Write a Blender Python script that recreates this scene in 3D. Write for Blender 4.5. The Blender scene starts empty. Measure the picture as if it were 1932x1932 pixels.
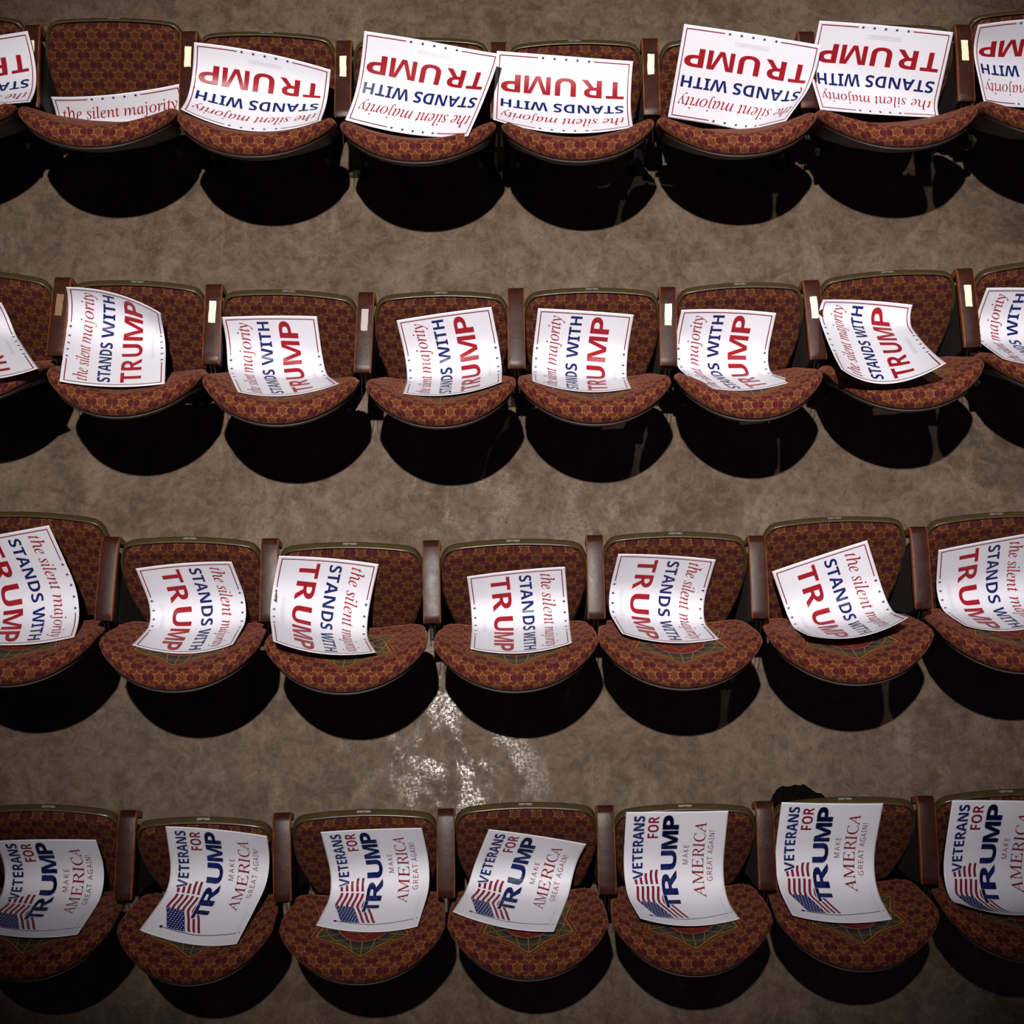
import bpy, bmesh, math, random
from mathutils import Vector, Matrix, noise
random.seed(7)
SC=bpy.context.scene
COL=SC.collection
# ---------- measured layout ----------
import math
F_PX=2869.988; PITCH=1.314297; CAM=(0.0,-1.19862,4.8587+.583)
ARM_H=.583; ROW_D=.859; ROW_H=.096
_v=(0,math.cos(PITCH),-math.sin(PITCH)); _u=(0,math.sin(PITCH),math.cos(PITCH))
def unproj(px,py,z):
    dx=(px-966)/F_PX; dy=(966-py)/F_PX
    d=(dx,_v[1]+_u[1]*dy,_v[2]+_u[2]*dy); t=(z-CAM[2])/d[2]
    return (CAM[0]+d[0]*t,CAM[1]+d[1]*t,z)
def proj(P):
    r=(P[0]-CAM[0],P[1]-CAM[1],P[2]-CAM[2]); dep=r[1]*_v[1]+r[2]*_v[2]
    return 966+F_PX*r[0]/dep, 966-F_PX*(r[1]*_u[1]+r[2]*_u[2])/dep
# armrests of each row: (x,y) of the back end and of the front end in the photograph
ARMS={1:[((-236,26),(-246,180)),((60,38),(55,202)),((356,50),(352,213)),((648,68),(646,220)),((940,71),(941,223)),((1226,64),(1231,216)),((1521,51),(1528,203)),((1817,38),(1826,190)),((2112,15),(2127,164))],
2:[((-166,486),(-186,641)),((118.5,516),(102,671)),((403.5,529),(396,687)),((691,544),(683,703)),((973,536),(975,695)),((1260,534),(1262,690)),((1530,521),(1546,678)),((1820,499),(1837,655)),((2104,468),(2129,622))],
3:[((-92,992),(-112,1155)),((209,1007),(193,1171)),((509,1010),(505,1173)),((813,1014),(815,1176)),((1122,1004),(1126,1168)),((1428,1005),(1436,1167)),((1733,988),(1745,1149)),((2036,965),(2056,1127))],
4:[((-60,1516),(-76,1690)),((241,1525),(230,1699)),((531,1530),(532,1702)),((841,1522),(841,1695)),((1142,1516),(1147,1688)),((1442,1508),(1450,1680)),((1747,1498),(1757,1669)),((2050,1480),(2066,1650))]}
# top of each backrest relative to the line of the armrest ends (px, + = nearer)
BTOP={1:[-2,-10,6,6,14,18,8,-8],2:[16,13,17,16,14,12,6,14],3:[-32,10,17,14,4,-20,-6],4:[3,19,7,0,10,6,6]}
def row_z(r): return (3-r)*ROW_H
def arm_pts(r,k):
    (bx,by),(fx,fy)=ARMS[r][k]; z=row_z(r)
    return unproj(bx,by,z+ARM_H), unproj(fx,fy,z+ARM_H-.014)
def chair_frame(r,k):
    b0,f0=arm_pts(r,k); b1,f1=arm_pts(r,k+1)
    w=math.hypot(b1[0]-b0[0],b1[1]-b0[1])
    ox=(b0[0]+b1[0])/2; oy=(b0[1]+b1[1])/2
    fx=(f0[0]+f1[0])/2; fy=(f0[1]+f1[1])/2
    a1=math.atan2(b1[1]-b0[1],b1[0]-b0[0]); a2=math.atan2(oy-fy,ox-fx)-math.pi/2
    a=.6*a1+.4*a2
    # keep the arm fronts on the measured line
    return (ox,oy,row_z(r),a,w/.525)
REC=math.radians(33); TILT=math.radians(59)
BB=(-.265,.265)                      # lower front edge of the back upholstery (y,z)
U=(-math.cos(TILT),math.sin(TILT)); N=(math.sin(TILT),math.cos(TILT))
SL=.46
P0=(-.538-SL*U[0]+.030*N[0], .71-SL*U[1]+.030*N[1])
def back_tip(r,k):
    """recline offset + slide so that the back top lands where the photo has it"""
    d=BTOP[r][k]-12
    s=570.*math.sin({1:.40,2:.57,3:.74,4:.9}[r])
    dl=max(-.14,min(.14,-d/(.40*s)*.75))
    sl=-(d+dl*.40*s)/570.
    return dl,sl
def dish(v,u=.3):
    k=max(0.,min(1.,(u-.06)/.24)); k=k*k*(3-2*k); s=.068+.030*k
    return s-(s-.035)*max(0,1-(v/.25)**2)
SW,SH=.470,.325
def sheet_fn(q,vert):
    """curved sheet leaning in a chair: returns f(x,p,h)->(X,Y,Z) chair local.
    x lateral on the sheet (0 centre), p down the sheet from its top edge, h lift off its surface"""
    x0,s0,phi,lean,a1,pb,wd,bt,bb,off,psi,tw,tt=q
    by,bz=math.sin(REC),math.cos(REC)
    sy=BB[0]+by*(.40-s0)-bz*off; sz=BB[1]+bz*(.40-s0)+by*off
    tot=a1+(math.pi/2-REC)          # heading change from 'down the back' to the final heading
    P_MIN,P_MAX,NS=-.3,vert+.3,150
    st=(P_MAX-P_MIN)/NS; tab=[]; t_=n_=0.
    for i in range(NS+1):
        p=P_MIN+i*st
        t=max(0,min(1,(p-(pb-wd/2))/wd)); t=t*t*(3-2*t)
        al=lean+(tot-lean)*t        # angle away from the back, towards the front
        tab.append((t_,n_,al)); t_+=math.cos(al)*st; n_+=math.sin(al)*st
    def ev(Q):
        i=(Q-P_MIN)/st; i=max(0,min(NS-1e-6,i)); j=int(i); f=i-j
        return [tab[j][m]*(1-f)+tab[j+1][m]*f for m in range(3)]
    T0,N0,_=ev(0.)
    cp,sp=math.cos(phi),math.sin(phi); cs,ss=math.cos(psi),math.sin(psi)
    def fn(x,p,h=0.):
        X=x*cp+p*sp; D=-x*sp+p*cp
        A=X*cs+D*ss; B=-X*ss+D*cs
        T,Nn,al=ev(B); T-=T0; Nn-=N0
        t=max(0,min(1,p/vert)); b=(bt+(bb-bt)*t*t)*(x/.16)**2+(tw*t+tt*(1-t))*x/.16+h
        # surface normal (up/back side of the sheet = towards the sitter)
        T+=-math.sin(al)*b; Nn+=math.cos(al)*b
        X2=A*cs-T*ss; D2=A*ss+T*cs
        return (x0+X2, sy-D2*by-Nn*bz, sz-D2*bz+Nn*by)
    return fn
def to_world(fr,P):
    ox,oy,oz,a,sx=fr; c,s=math.cos(a),math.sin(a)
    return (ox+P[0]*c-P[1]*s, oy+P[0]*s+P[1]*c, oz+P[2])

# ---------------- camera ----------------
cd=bpy.data.cameras.new('camera'); cam=bpy.data.objects.new('camera',cd); COL.objects.link(cam)
cam.location=CAM; cam.rotation_euler=(math.pi/2-PITCH,0,0)
cd.sensor_fit='HORIZONTAL'; cd.sensor_width=36; cd.lens=36*F_PX/1932; cd.clip_end=60
SC.camera=cam
# ---------------- light ----------------
w=bpy.data.worlds.new('dark_hall'); SC.world=w; w.use_nodes=True
w.node_tree.nodes['Background'].inputs[0].default_value=(.8,.72,1,1)
w.node_tree.nodes['Background'].inputs[1].default_value=.006
def spot(name,loc,target,power,color,size_deg,blend,radius):
    l=bpy.data.lights.new(name,'SPOT'); l.energy=power; l.color=color; l.spot_size=math.radians(size_deg)
    l.spot_blend=blend; l.shadow_soft_size=radius
    o=bpy.data.objects.new(name,l); COL.objects.link(o); o.location=loc
    d=Vector(target)-Vector(loc); o.rotation_euler=d.to_track_quat('-Z','Y').to_euler(); return o
spot('house_light',(-.42,.26,8.97),(0,.85,0),5000,(1,.93,.88),39,1.0,.05)
spot('side_light',(1.6,2.0,9.0),(1.6,.9,0),850,(1,.90,.92),26,1.0,.06)
spot('purple_wash',(4.5,-3.5,7.5),(.6,0,0),75,(.72,.55,1),50,1.0,.25)
SC.view_settings.view_transform='Standard'; SC.view_settings.look='None'
SC.view_settings.exposure=0; SC.view_settings.gamma=1; SC.view_settings.use_curve_mapping=False
# ---------------- helpers ----------------
def tag(o,label=None,cat=None,group=None,kind=None):
    if label:o['label']=label
    if cat:o['category']=cat
    if group:o['group']=group
    if kind:o['kind']=kind
    return o
def mesh(name,verts,faces,smooth=True,uvs=None,mats=(),matidx=None):
    me=bpy.data.meshes.new(name); me.from_pydata([tuple(v) for v in verts],[],faces)
    if uvs is not None:
        ul=me.uv_layers.new(name='uv')
        for l in me.loops: ul.data[l.index].uv=uvs[l.vertex_index]
    for m in mats: me.materials.append(m)
    if matidx is not None: me.polygons.foreach_set('material_index',matidx)
    if smooth: me.polygons.foreach_set('use_smooth',[True]*len(me.polygons))
    me.update(); return me
def link(name,me,parent=None):
    o=bpy.data.objects.new(name,me); COL.objects.link(o)
    if parent: o.parent=parent
    return o
def bevel_box(cx,cy,cz,sx,sy,sz,bev=.003):
    bm=bmesh.new(); bmesh.ops.create_cube(bm,size=1)
    for v in bm.verts: v.co=Vector((cx+v.co.x*sx,cy+v.co.y*sy,cz+v.co.z*sz))
    if bev: bmesh.ops.bevel(bm,geom=bm.edges[:],offset=bev,segments=2,affect='EDGES')
    return bm
def join_bm(name,bms,mats,smooth=False):
    out=bmesh.new()
    for i,b in enumerate(bms):
        mi=0
        if isinstance(b,tuple): b,mi=b
        for f in b.faces: f.material_index=mi
        m=bpy.data.meshes.new('t'); b.to_mesh(m); b.free(); out.from_mesh(m); bpy.data.meshes.remove(m)
    me=bpy.data.meshes.new(name); out.to_mesh(me); out.free()
    for m in mats: me.materials.append(m)
    if smooth: me.polygons.foreach_set('use_smooth',[True]*len(me.polygons))
    return me
def tube(p,q,r,n=8):
    bm=bmesh.new(); p,q=Vector(p),Vector(q); d=q-p
    M=Matrix.Translation((p+q)/2)@d.to_track_quat('Z','Y').to_matrix().to_4x4()
    bmesh.ops.create_cone(bm,cap_ends=True,segments=n,radius1=r,radius2=r,depth=d.length,matrix=M); return bm
# ---------------- node expression helper ----------------
class X:
    def __init__(s,nt,v): s.nt=nt; s.v=v
    def _m(s,op,b=None,c=None):
        n=s.nt.nodes.new('ShaderNodeMath'); n.operation=op
        for i,a in enumerate((s,b,c)):
            if a is None: continue
            if isinstance(a,X): s.nt.links.new(a.v,n.inputs[i])
            else: n.inputs[i].default_value=a
        return X(s.nt,n.outputs[0])
    def __add__(s,o): return s._m('ADD',o)
    def __sub__(s,o): return s._m('SUBTRACT',o)
    def __mul__(s,o): return s._m('MULTIPLY',o)
    def __truediv__(s,o): return s._m('DIVIDE',o)
    def abs(s): return s._m('ABSOLUTE')
    def lt(s,o): return s._m('LESS_THAN',o)
    def gt(s,o): return s._m('GREATER_THAN',o)
    def mn(s,o): return s._m('MINIMUM',o)
    def mx(s,o): return s._m('MAXIMUM',o)
    def fl(s): return s._m('FLOOR')
    def step(s,lo,hi):
        n=s.nt.nodes.new('ShaderNodeMapRange'); n.interpolation_type='SMOOTHSTEP'
        s.nt.links.new(s.v,n.inputs[0]); n.inputs[1].default_value=lo; n.inputs[2].default_value=hi; return X(s.nt,n.outputs[0])
def mix(nt,f,a,b):
    n=nt.nodes.new('ShaderNodeMix'); n.data_type='RGBA'
    for s,i in ((f,0),(a,6),(b,7)):
        if isinstance(s,X): nt.links.new(s.v,n.inputs[i])
        elif isinstance(s,(int,float)): n.inputs[i].default_value=s
        elif isinstance(s,tuple): n.inputs[i].default_value=(*s,1)
        else: nt.links.new(s,n.inputs[i])
    return n.outputs[2]
def newmat(name,color=(.5,.5,.5),rough=.5,metal=0.,spec=.5):
    m=bpy.data.materials.new(name); m.use_nodes=True; nt=m.node_tree; b=nt.nodes['Principled BSDF']
    b.inputs['Base Color'].default_value=(*color,1); b.inputs['Roughness'].default_value=rough
    b.inputs['Metallic'].default_value=metal; b.inputs['Specular IOR Level'].default_value=spec
    return m,nt,b
def tex_noise(nt,scale,detail=3,rough=.55,vec=None,dist=0.):
    n=nt.nodes.new('ShaderNodeTexNoise'); n.inputs['Scale'].default_value=scale; n.inputs['Detail'].default_value=detail
    n.inputs['Roughness'].default_value=rough; n.inputs['Distortion'].default_value=dist
    if vec is not None: nt.links.new(vec,n.inputs['Vector'])
    return X(nt,n.outputs['Fac'])
def coords(nt,kind='Object',scale=None,rot=None):
    t=nt.nodes.new('ShaderNodeTexCoord').outputs[kind]
    if scale or rot:
        mp=nt.nodes.new('ShaderNodeMapping'); nt.links.new(t,mp.inputs[0])
        if scale: mp.inputs['Scale'].default_value=scale
        if rot: mp.inputs['Rotation'].default_value=rot
        return mp.outputs[0]
    return t
def bump(nt,b,h,strength,dist=.002):
    n=nt.nodes.new('ShaderNodeBump'); n.inputs['Strength'].default_value=strength; n.inputs['Distance'].default_value=dist
    nt.links.new(h.v,n.inputs['Height']); nt.links.new(n.outputs[0],b.inputs['Normal'])
def drive(nt,b,inp,x): nt.links.new(x.v if isinstance(x,X) else x,b.inputs[inp])

# ---------------- materials ----------------
def star_sdf(x,y,R,r,phase=0.):
    """signed distance-like field of a 6-pointed star with a tip on +y; <0 inside"""
    nt=x.nt
    ang=x._m('ARCTAN2',y)                       # angle from +y
    rad=(x*x+y*y)._m('SQRT')
    k=(ang/(math.pi/3)+.5)
    a=((k-k.fl())-.5).abs()*(math.pi/3)         # 0 at a tip .. 30deg at a notch
    px=rad*a._m('COSINE'); py=rad*a._m('SINE')
    # edge from tip (R,0) to notch (r cos30, r sin30)
    nx_,ny_=r*math.sin(math.pi/6),R-r*math.cos(math.pi/6); L=math.hypot(nx_,ny_); nx_,ny_=nx_/L,ny_/L
    return px*nx_+py*ny_-(R*nx_)
def lattice(x,y,px,py):
    """wrap into one cell centred on 0"""
    a=x/px+.5; b=y/py+.5
    return ((a-a.fl())-.5)*px,((b-b.fl())-.5)*py
def fabric_mat(name,medal,gain=1.):
    m,nt,b=newmat(name,rough=.95,spec=.15)
    uv=nt.nodes.new('ShaderNodeTexCoord').outputs['UV']; sp=nt.nodes.new('ShaderNodeSeparateXYZ'); nt.links.new(uv,sp.inputs[0])
    x0,y0=X(nt,sp.outputs[0]),X(nt,sp.outputs[1])
    wob=tex_noise(nt,60,1,.5,uv)
    x=x0+(wob-.5)*.0016; y=y0+(wob-.5)*.0012
    PX,PY=.0735,.071
    ax,ay=lattice(x,y,PX,PY); bx,by=lattice(x+PX/2,y+PY/2,PX,PY)
    sA=star_sdf(ax,ay,.0200,.0118); sB=star_sdf(bx,by,.0200,.0118); s=sA.mn(sB)
    line=s.abs().step(.0018,.0008)
    inner=(s+.0062).abs().step(.0013,.0004)
    core=s.lt(-.0092)
    # pairs of dots between the stars
    def dots(cx,cy):
        dx=(cx.abs()-.345*PX); return (dx*dx+cy*cy*.95)._m('SQRT')
    d=dots(ax,ay).mn(dots(bx,by))
    dot=d.step(.0098,.0086); dotc=d.step(.0050,.0030)
    # thin zig-zag strips joining the star tips
    zig=(s-.0035).abs().step(.0011,.0004)
    big=tex_noise(nt,9,2,.5,uv)
    base=mix(nt,big,(.070,.015,.009),(.092,.021,.011))
    c=mix(nt,zig*.40,base,(.20,.070,.024))
    c=mix(nt,s.lt(0)*.45,c,(.085,.030,.014))
    c=mix(nt,inner*.5,c,(.165,.058,.021)); c=mix(nt,core,c,(.062,.012,.012))
    c=mix(nt,line,c,(.250,.088,.028))
    c=mix(nt,dot,c,(.048,.0055,.0085)); c=mix(nt,dotc*.5,c,(.066,.014,.020))
    if medal:
        mx_,my_=x0,y0-.235
        ms=star_sdf(mx_,my_,.165,.122)
        rad=(mx_*mx_+my_*my_)._m('SQRT'); ang=mx_._m('ARCTAN2',my_)
        # red border ring, gold line, green field
        mc=mix(nt,ms.lt(.010),c,(0.1150,0.0150,0.0110))
        mc=mix(nt,(ms-.0115).abs().lt(.0016),mc,(0.2100,0.0850,0.0250))
        k=(ang/(math.pi/3)+.5); a=((k-k.fl())-.5).abs()
        green=mix(nt,tex_noise(nt,30,2,.5,uv),(0.0225,0.0300,0.0200),(0.0375,0.0425,0.0250))
        gr=mix(nt,rad.lt(.100),green,(0.0150,0.0160,0.0275))
        ringy=((ms+.016).abs().lt(.0012))
        gr=mix(nt,ringy,gr,(0.0950,0.0850,0.0350))
        spoke=(a*rad).lt(.0014)
        k2=(ang/(math.pi/3)); a2=((k2-k2.fl())-.5).abs(); k3=((rad-.12).abs()).lt(.0016)
        gr=mix(nt,spoke,gr,(0.2500,0.1350,0.0225)); gr=mix(nt,k3,gr,(0.2000,0.1100,0.0250))
        diag=star_sdf(mx_,my_,.30,.080).abs().lt(.0018); gr=mix(nt,diag,gr,(0.2100,0.1100,0.0250))
        gr=mix(nt,rad.lt(.082),gr,(0.1300,0.0140,0.0125))
        gr=mix(nt,(rad-.082).abs().lt(.002),gr,(0.2250,0.1000,0.0250))
        gr=mix(nt,star_sdf(mx_,my_,.060,.036).abs().lt(.0016),gr,(0.2250,0.1000,0.0250)); gr=mix(nt,rad.lt(.02),gr,(0.0250,0.0350,0.0250))
        gr=mix(nt,ms.abs().lt(.0020),gr,(0.2600,0.1400,0.0250))
        c=mix(nt,ms.lt(.0020),mc,gr)
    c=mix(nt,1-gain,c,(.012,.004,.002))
    nt.links.new(c,b.inputs['Base Color'])
    weave=tex_noise(nt,900,2,.6,uv); bump(nt,b,weave,.35,.001)
    b.inputs['Sheen Weight'].default_value=.13 if medal else .03; b.inputs['Sheen Roughness'].default_value=.4; b.inputs['Sheen Tint'].default_value=(1,.35,.25,1)
    return m
M={}
M['seat_fabric']=fabric_mat('seat_fabric',True,.90); M['back_fabric_shaded']=fabric_mat('back_fabric_shaded',False,.52)  # same cloth; the back's dimmer, grazing light is put into its colour
def wood():
    m,nt,b=newmat('arm_wood',rough=.3)
    uv=nt.nodes.new('ShaderNodeTexCoord').outputs['UV']; sp=nt.nodes.new('ShaderNodeSeparateXYZ'); nt.links.new(uv,sp.inputs[0])
    x=X(nt,sp.outputs[0]).abs(); 
    oi=nt.nodes.new('ShaderNodeObjectInfo'); rnd=X(nt,oi.outputs['Random'])
    mp=nt.nodes.new('ShaderNodeMapping'); nt.links.new(uv,mp.inputs[0]); cmb=nt.nodes.new('ShaderNodeCombineXYZ'); nt.links.new((rnd*7).v,cmb.inputs[0]); nt.links.new((rnd*3).v,cmb.inputs[1]); nt.links.new(cmb.outputs[0],mp.inputs['Location'])
    grain_v=nt.nodes.new('ShaderNodeMapping'); nt.links.new(mp.outputs[0],grain_v.inputs[0]); grain_v.inputs['Scale'].default_value=(1,.12,1)
    gr=tex_noise(nt,220,4,.6,grain_v.outputs[0]); sm=tex_noise(nt,25,3,.6,mp.outputs[0]); fine=tex_noise(nt,420,2,.6,mp.outputs[0])
    edge=(x+(sm-.5)*.006).step(.0240,.0275)
    c=mix(nt,gr,(.012,.0045,.0035),(.045,.0125,.0065)); c=mix(nt,(sm.step(.52,.72))*.6,c,(.030,.018,.018))
    c=mix(nt,edge*.85,c,(.22,.062,.020))
    nt.links.new(c,b.inputs['Base Color'])
    drive(nt,b,'Roughness',fine*.16+sm*.22+.12); bump(nt,b,fine*.6+sm,.40,.0012)
    b.inputs['Specular IOR Level'].default_value=.13; b.inputs['Coat Weight'].default_value=.0; b.inputs['Coat Roughness'].default_value=.16
    return m
M['wood']=wood()
def metal(name,c1,c2,rough,met,sc=40):
    m,nt,b=newmat(name,rough=rough,metal=met); n=tex_noise(nt,sc,3,.6,coords(nt))
    nt.links.new(mix(nt,n,c1,c2),b.inputs['Base Color']); drive(nt,b,'Roughness',n*.2+(rough-.1)); return m
M['olive']=metal('olive_enamel',(.036,.026,.011),(.056,.040,.018),.30,0.)
M['iron']=metal('dark_cast_iron',(.0035,.003,.003),(.007,.006,.005),.75,0.)
M['steel']=metal('zinc_steel',(.38,.38,.35),(.55,.54,.50),.35,1.)
M['pan']=metal('seat_pan_plastic',(.010,.007,.006),(.018,.012,.009),.55,0.)
M['plate']=metal('number_plate_aluminium',(.16,.145,.13),(.28,.26,.24),.5,.5,120)
M['ink']=metal('black_ink',(.008,.006,.006),(.014,.010,.010),.5,0.)
M['cream']=metal('cream_label',(.78,.66,.42),(.86,.76,.52),.5,0.,90)
M['dull']=metal('dull_grey_label',(.20,.17,.18),(.34,.30,.31),.45,.1,160)
M['brass']=metal('worn_brass_label',(.12,.065,.030),(.24,.14,.065),.45,.4,160)
def paper(name,col,rough,bumpy=.05):
    m,nt,b=newmat(name,color=col,rough=rough,spec=.17 if rough<.4 else .4); n=tex_noise(nt,350,2,.6,coords(nt))
    c=mix(nt,n,tuple(v*.96 for v in col),col); nt.links.new(c,b.inputs['Base Color']); bump(nt,b,n,bumpy,.0003); return m
M['paper']=paper('placard_card',(.63,.635,.70),.5)
M['red']=paper('red_print',(.25,.009,.016),.36,.03); M['navy']=paper('navy_print',(.007,.014,.095),.36,.03)
M['maroon']=paper('dark_red_print',(.17,.008,.022),.36,.03); M['grey']=paper('grey_fine_print',(.42,.42,.48),.4)
M['white']=paper('white_print',(.63,.635,.70),.5)
def concrete():
    m,nt,b=newmat('scuffed_concrete'); co=coords(nt)
    big=tex_noise(nt,1.3,5,.62,co); mid=tex_noise(nt,7,5,.7,co,.4); fine=tex_noise(nt,90,3,.7,co); grit=tex_noise(nt,320,2,.7,co)
    c=mix(nt,big.step(.3,.7),(0.0726,0.0469,0.0292),(0.1089,0.0769,0.0541)); c=mix(nt,mid.step(.35,.75)*.6,c,(0.1386,0.0991,0.0704))
    c=mix(nt,mid.step(.48,.33)*.5,c,(0.0462,0.0300,0.0195))
    c=mix(nt,(fine.step(.35,.7))*.45,c,(0.0495,0.0330,0.0216)); c=mix(nt,grit.step(.55,.75)*.35,c,(0.1716,0.1261,0.0893))
    scuff0=(tex_noise(nt,4.2,5,.72,coords(nt,'Object',(1.5,.9,1),(0,0,-.6)),.5)).step(.50,.66)*(fine.step(.30,.62))
    vo=nt.nodes.new('ShaderNodeTexVoronoi'); vo.inputs['Scale'].default_value=9; nt.links.new(co,vo.inputs['Vector'])
    vd=X(nt,vo.outputs['Distance']); sel=tex_noise(nt,11,1,.5,co)
    spot_=(vd+fine*.06).lt(.085)*sel.gt(.56); c=mix(nt,spot_*.8,c,(0.0198,0.0132,0.0098))
    m2=tex_noise(nt,22,5,.75,co,.6); c=mix(nt,m2.step(.47,.66)*.55,c,(.150,.108,.078)); c=mix(nt,m2.step(.50,.34)*.55,c,(.040,.026,.016)); c=mix(nt,scuff0*.5,c,(.20,.155,.115))
    # dark blotches left by old adhesive
    bl=(tex_noise(nt,3.1,3,.5,co)).step(.66,.72)*(fine.step(.3,.6)); c=mix(nt,bl*.5,c,(0.0330,0.0217,0.0152))
    # fine scratches in two directions
    def scr(rot,sc,lo):
        v=coords(nt,'Object',(sc,sc*.035,1),(0,0,rot)); return tex_noise(nt,1,4,.65,v,.3).step(lo,lo+.05)
    s1=scr(.75,60,.64); s2=scr(.2,80,.66)
    pol=(tex_noise(nt,4.2,5,.72,coords(nt,'Object',(1.5,.9,1),(0,0,-.6)),.5)).step(.42,.60)
    scuff=pol*(fine.step(.30,.62))*(grit.step(.25,.55))
    sp_=nt.nodes.new('ShaderNodeSeparateXYZ'); nt.links.new(co,sp_.inputs[0])
    gx,gy,_=unproj(868,1405,0); gx2,gy2,_=unproj(820,960,0)
    dx,dy=X(nt,sp_.outputs[0]),X(nt,sp_.outputs[1])
    worn=((dx-gx)*(dx-gx)*1.3+(dy-gy)*(dy-gy)*.9)._m('SQRT').step(.52,.10); worn2=((dx-gx2)*(dx-gx2)*.5+(dy-gy2)*(dy-gy2))._m('SQRT').step(.6,.1)
    scuff=scuff*((worn*.95).mx(worn2*.30)+.14)
    c=mix(nt,(s1.mx(s2))*.13,c,(0.1716,0.1291,0.0947))
    c=mix(nt,.14,c,(.02,.013,.008))
    nt.links.new(c,b.inputs['Base Color'])
    r=(scuff*-.48)+.68; r=r-(s1*.06)-(s2*.05)
    drive(nt,b,'Roughness',r.mx(.25)); b.inputs['Specular IOR Level'].default_value=.5
    drive(nt,b,'Specular IOR Level',scuff*.20+.14+s1*.06)
    bump(nt,b,mid*.6+fine*.35+grit*.2,.30,.003)
    return m
M['concrete']=concrete()
m_,nt_,b_=newmat('black_tar_hole_dark',rough=1.,spec=.03); n_=tex_noise(nt_,60,4,.7,coords(nt_)); nt_.links.new(mix(nt_,n_,(.001,.001,.001),(.005,.004,.0035)),b_.inputs['Base Color']); bump(nt_,b_,n_,.8,.006); M['tar_dark']=m_  # tar of the rim and the painted dark of the hole
M['rubber']=metal('grey_rubber_collar',(.012,.012,.014),(.022,.022,.026),.5,0.)

# ---------------- floor tiers ----------------
def poly2(pts):
    # least squares y=a+bx+cx^2
    S=[[0]*4 for _ in range(3)]
    for x,y in pts:
        b=(1,x,x*x)
        for i in range(3):
            for j in range(3): S[i][j]+=b[i]*b[j]
            S[i][3]+=b[i]*y
    for i in range(3):
        p=S[i][i]
        for j in range(i,4): S[i][j]/=p
        for k in range(3):
            if k!=i:
                f=S[k][i]
                for j in range(i,4): S[k][j]-=f*S[i][j]
    return [S[i][3] for i in range(3)]
EDGE={}
for r in (1,2,3,4):
    pts=[arm_pts(r,k)[0][:2] for k in range(len(ARMS[r]))]
    EDGE[r]=poly2(pts)
def edge_y(r,x):
    """front nosing of the tread behind row r"""
    if r>=5: return edge_y(4,x)-ROW_D*(r-4)
    if r<=0: return edge_y(1,x)+ROW_D*(1-r)
    a,b,c=EDGE[r]; return a+b*x+c*x*x-.052
XS=[-4.5+.15*i for i in range(61)]
for t in (5,4,3,2,1,0):       # tier t carries row t; its nosing lies behind row t+1
    z=row_z(t); V=[];F=[]
    for x in XS:
        yf=edge_y(t+1,x); yb=edge_y(t,x)+.03
        if t==5: yf=yb-2.
        if t==0: yb=yf+3.5
        V+= [(x,yf,z-.25),(x,yf,z-.006),(x,yf+.006,z),(x,yb,z)]
    for i in range(len(XS)-1):
        for j in range(3): F.append((4*i+j,4*i+4+j,4*i+5+j,4*i+1+j))
    F=[f for f in F]
    o=link('floor',mesh('floor',V,F,False,mats=[M['concrete']])); tag(o,kind='structure')

# ---------------- chair prototypes ----------------
def ring_solid(outline,center,rings,fn,mats,name,uvx=None):
    """rings: list of (scale, key, extra_uv). fn(v,u,key)->(x,y,z)"""
    n=len(outline); V=[];UV=[];F=[]
    V.append(fn(center[0],center[1],rings[0][1])); UV.append(center)
    for s,key,ex in rings:
        for (v,u) in outline:
            dv,du=v-center[0],u-center[1]; L=math.hypot(dv,du)
            vv,uu=center[0]+dv*s,center[1]+du*s
            V.append(fn(vv,uu,key)); UV.append((vv+dv/L*ex,uu+du/L*ex))
    for j in range(n): F.append((0,1+j,1+(j+1)%n))
    for i in range(len(rings)-1):
        a=1+i*n; b=a+n
        for j in range(n): F.append((a+j,b+j,b+(j+1)%n,a+(j+1)%n))
    last=1+(len(rings)-1)*n; V.append(fn(center[0],center[1],rings[-1][1])); UV.append(center)
    for j in range(n): F.append((len(V)-1,last+(j+1)%n,last+j))
    return mesh(name,V,F,True,UV,mats)
def seat_outline(grow=0.,n=20):
    R=[(0,.035),(.10,.035),(.17,.035),(.207,.040)]
    R+= [(.228,.052),(.240,.072),(.247,.10),(.252,.16),(.256,.22),(.2575,.265),(.258,.29)]
    for i in range(1,n):
        v=.258*math.cos(i/n*math.pi/2); R.append((v,.298+.162*(1-(v/.258)**2.0)**.56))
    R.append((0,.46))
    L=[(-v,u) for v,u in R[1:-1]][::-1]
    pts=R+L
    if grow:
        o=[]
        for v,u in pts:
            dv,du=v,u-.2; l=math.hypot(dv,du); o.append((v+dv/l*grow,u+du/l*grow))
        pts=o
    return pts
def lipdish(v,u):
    f=max(0,min(1,(u-.36)/.10)); return dish(v)*(1-.12*f)+ .0*f
def seat_fn(v,u,key):
    d=dish(v,u)
    k=max(0,min(1,(u-.30)/.16)); 
    w_=d-key*(1-.30*(min(1,abs(v)/.2625))**3)
    return (v,P0[0]+U[0]*u+N[0]*w_,P0[1]+U[1]*u+N[1]*w_)
RD=.036
rings=[(.15,0,0),(.3,0,0),(.45,0,0),(.6,0,0),(.72,0,0),(.80,.0,0)]
for i in range(1,9):
    a=i/8*math.pi; off=RD*(1-math.sin(a)) if a<math.pi/2 else RD*(1-math.sin(a))
    rings.append((1-off/.27, RD*(1-math.cos(a)), RD*a-(RD*math.sin(a)) if a<=math.pi/2 else RD*a-RD*math.sin(a)))
rings.append((.5,2*RD,.1))
ME_SEAT=ring_solid(seat_outline(),(0,.2),rings,seat_fn,[M['seat_fabric']],'seat')
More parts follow.
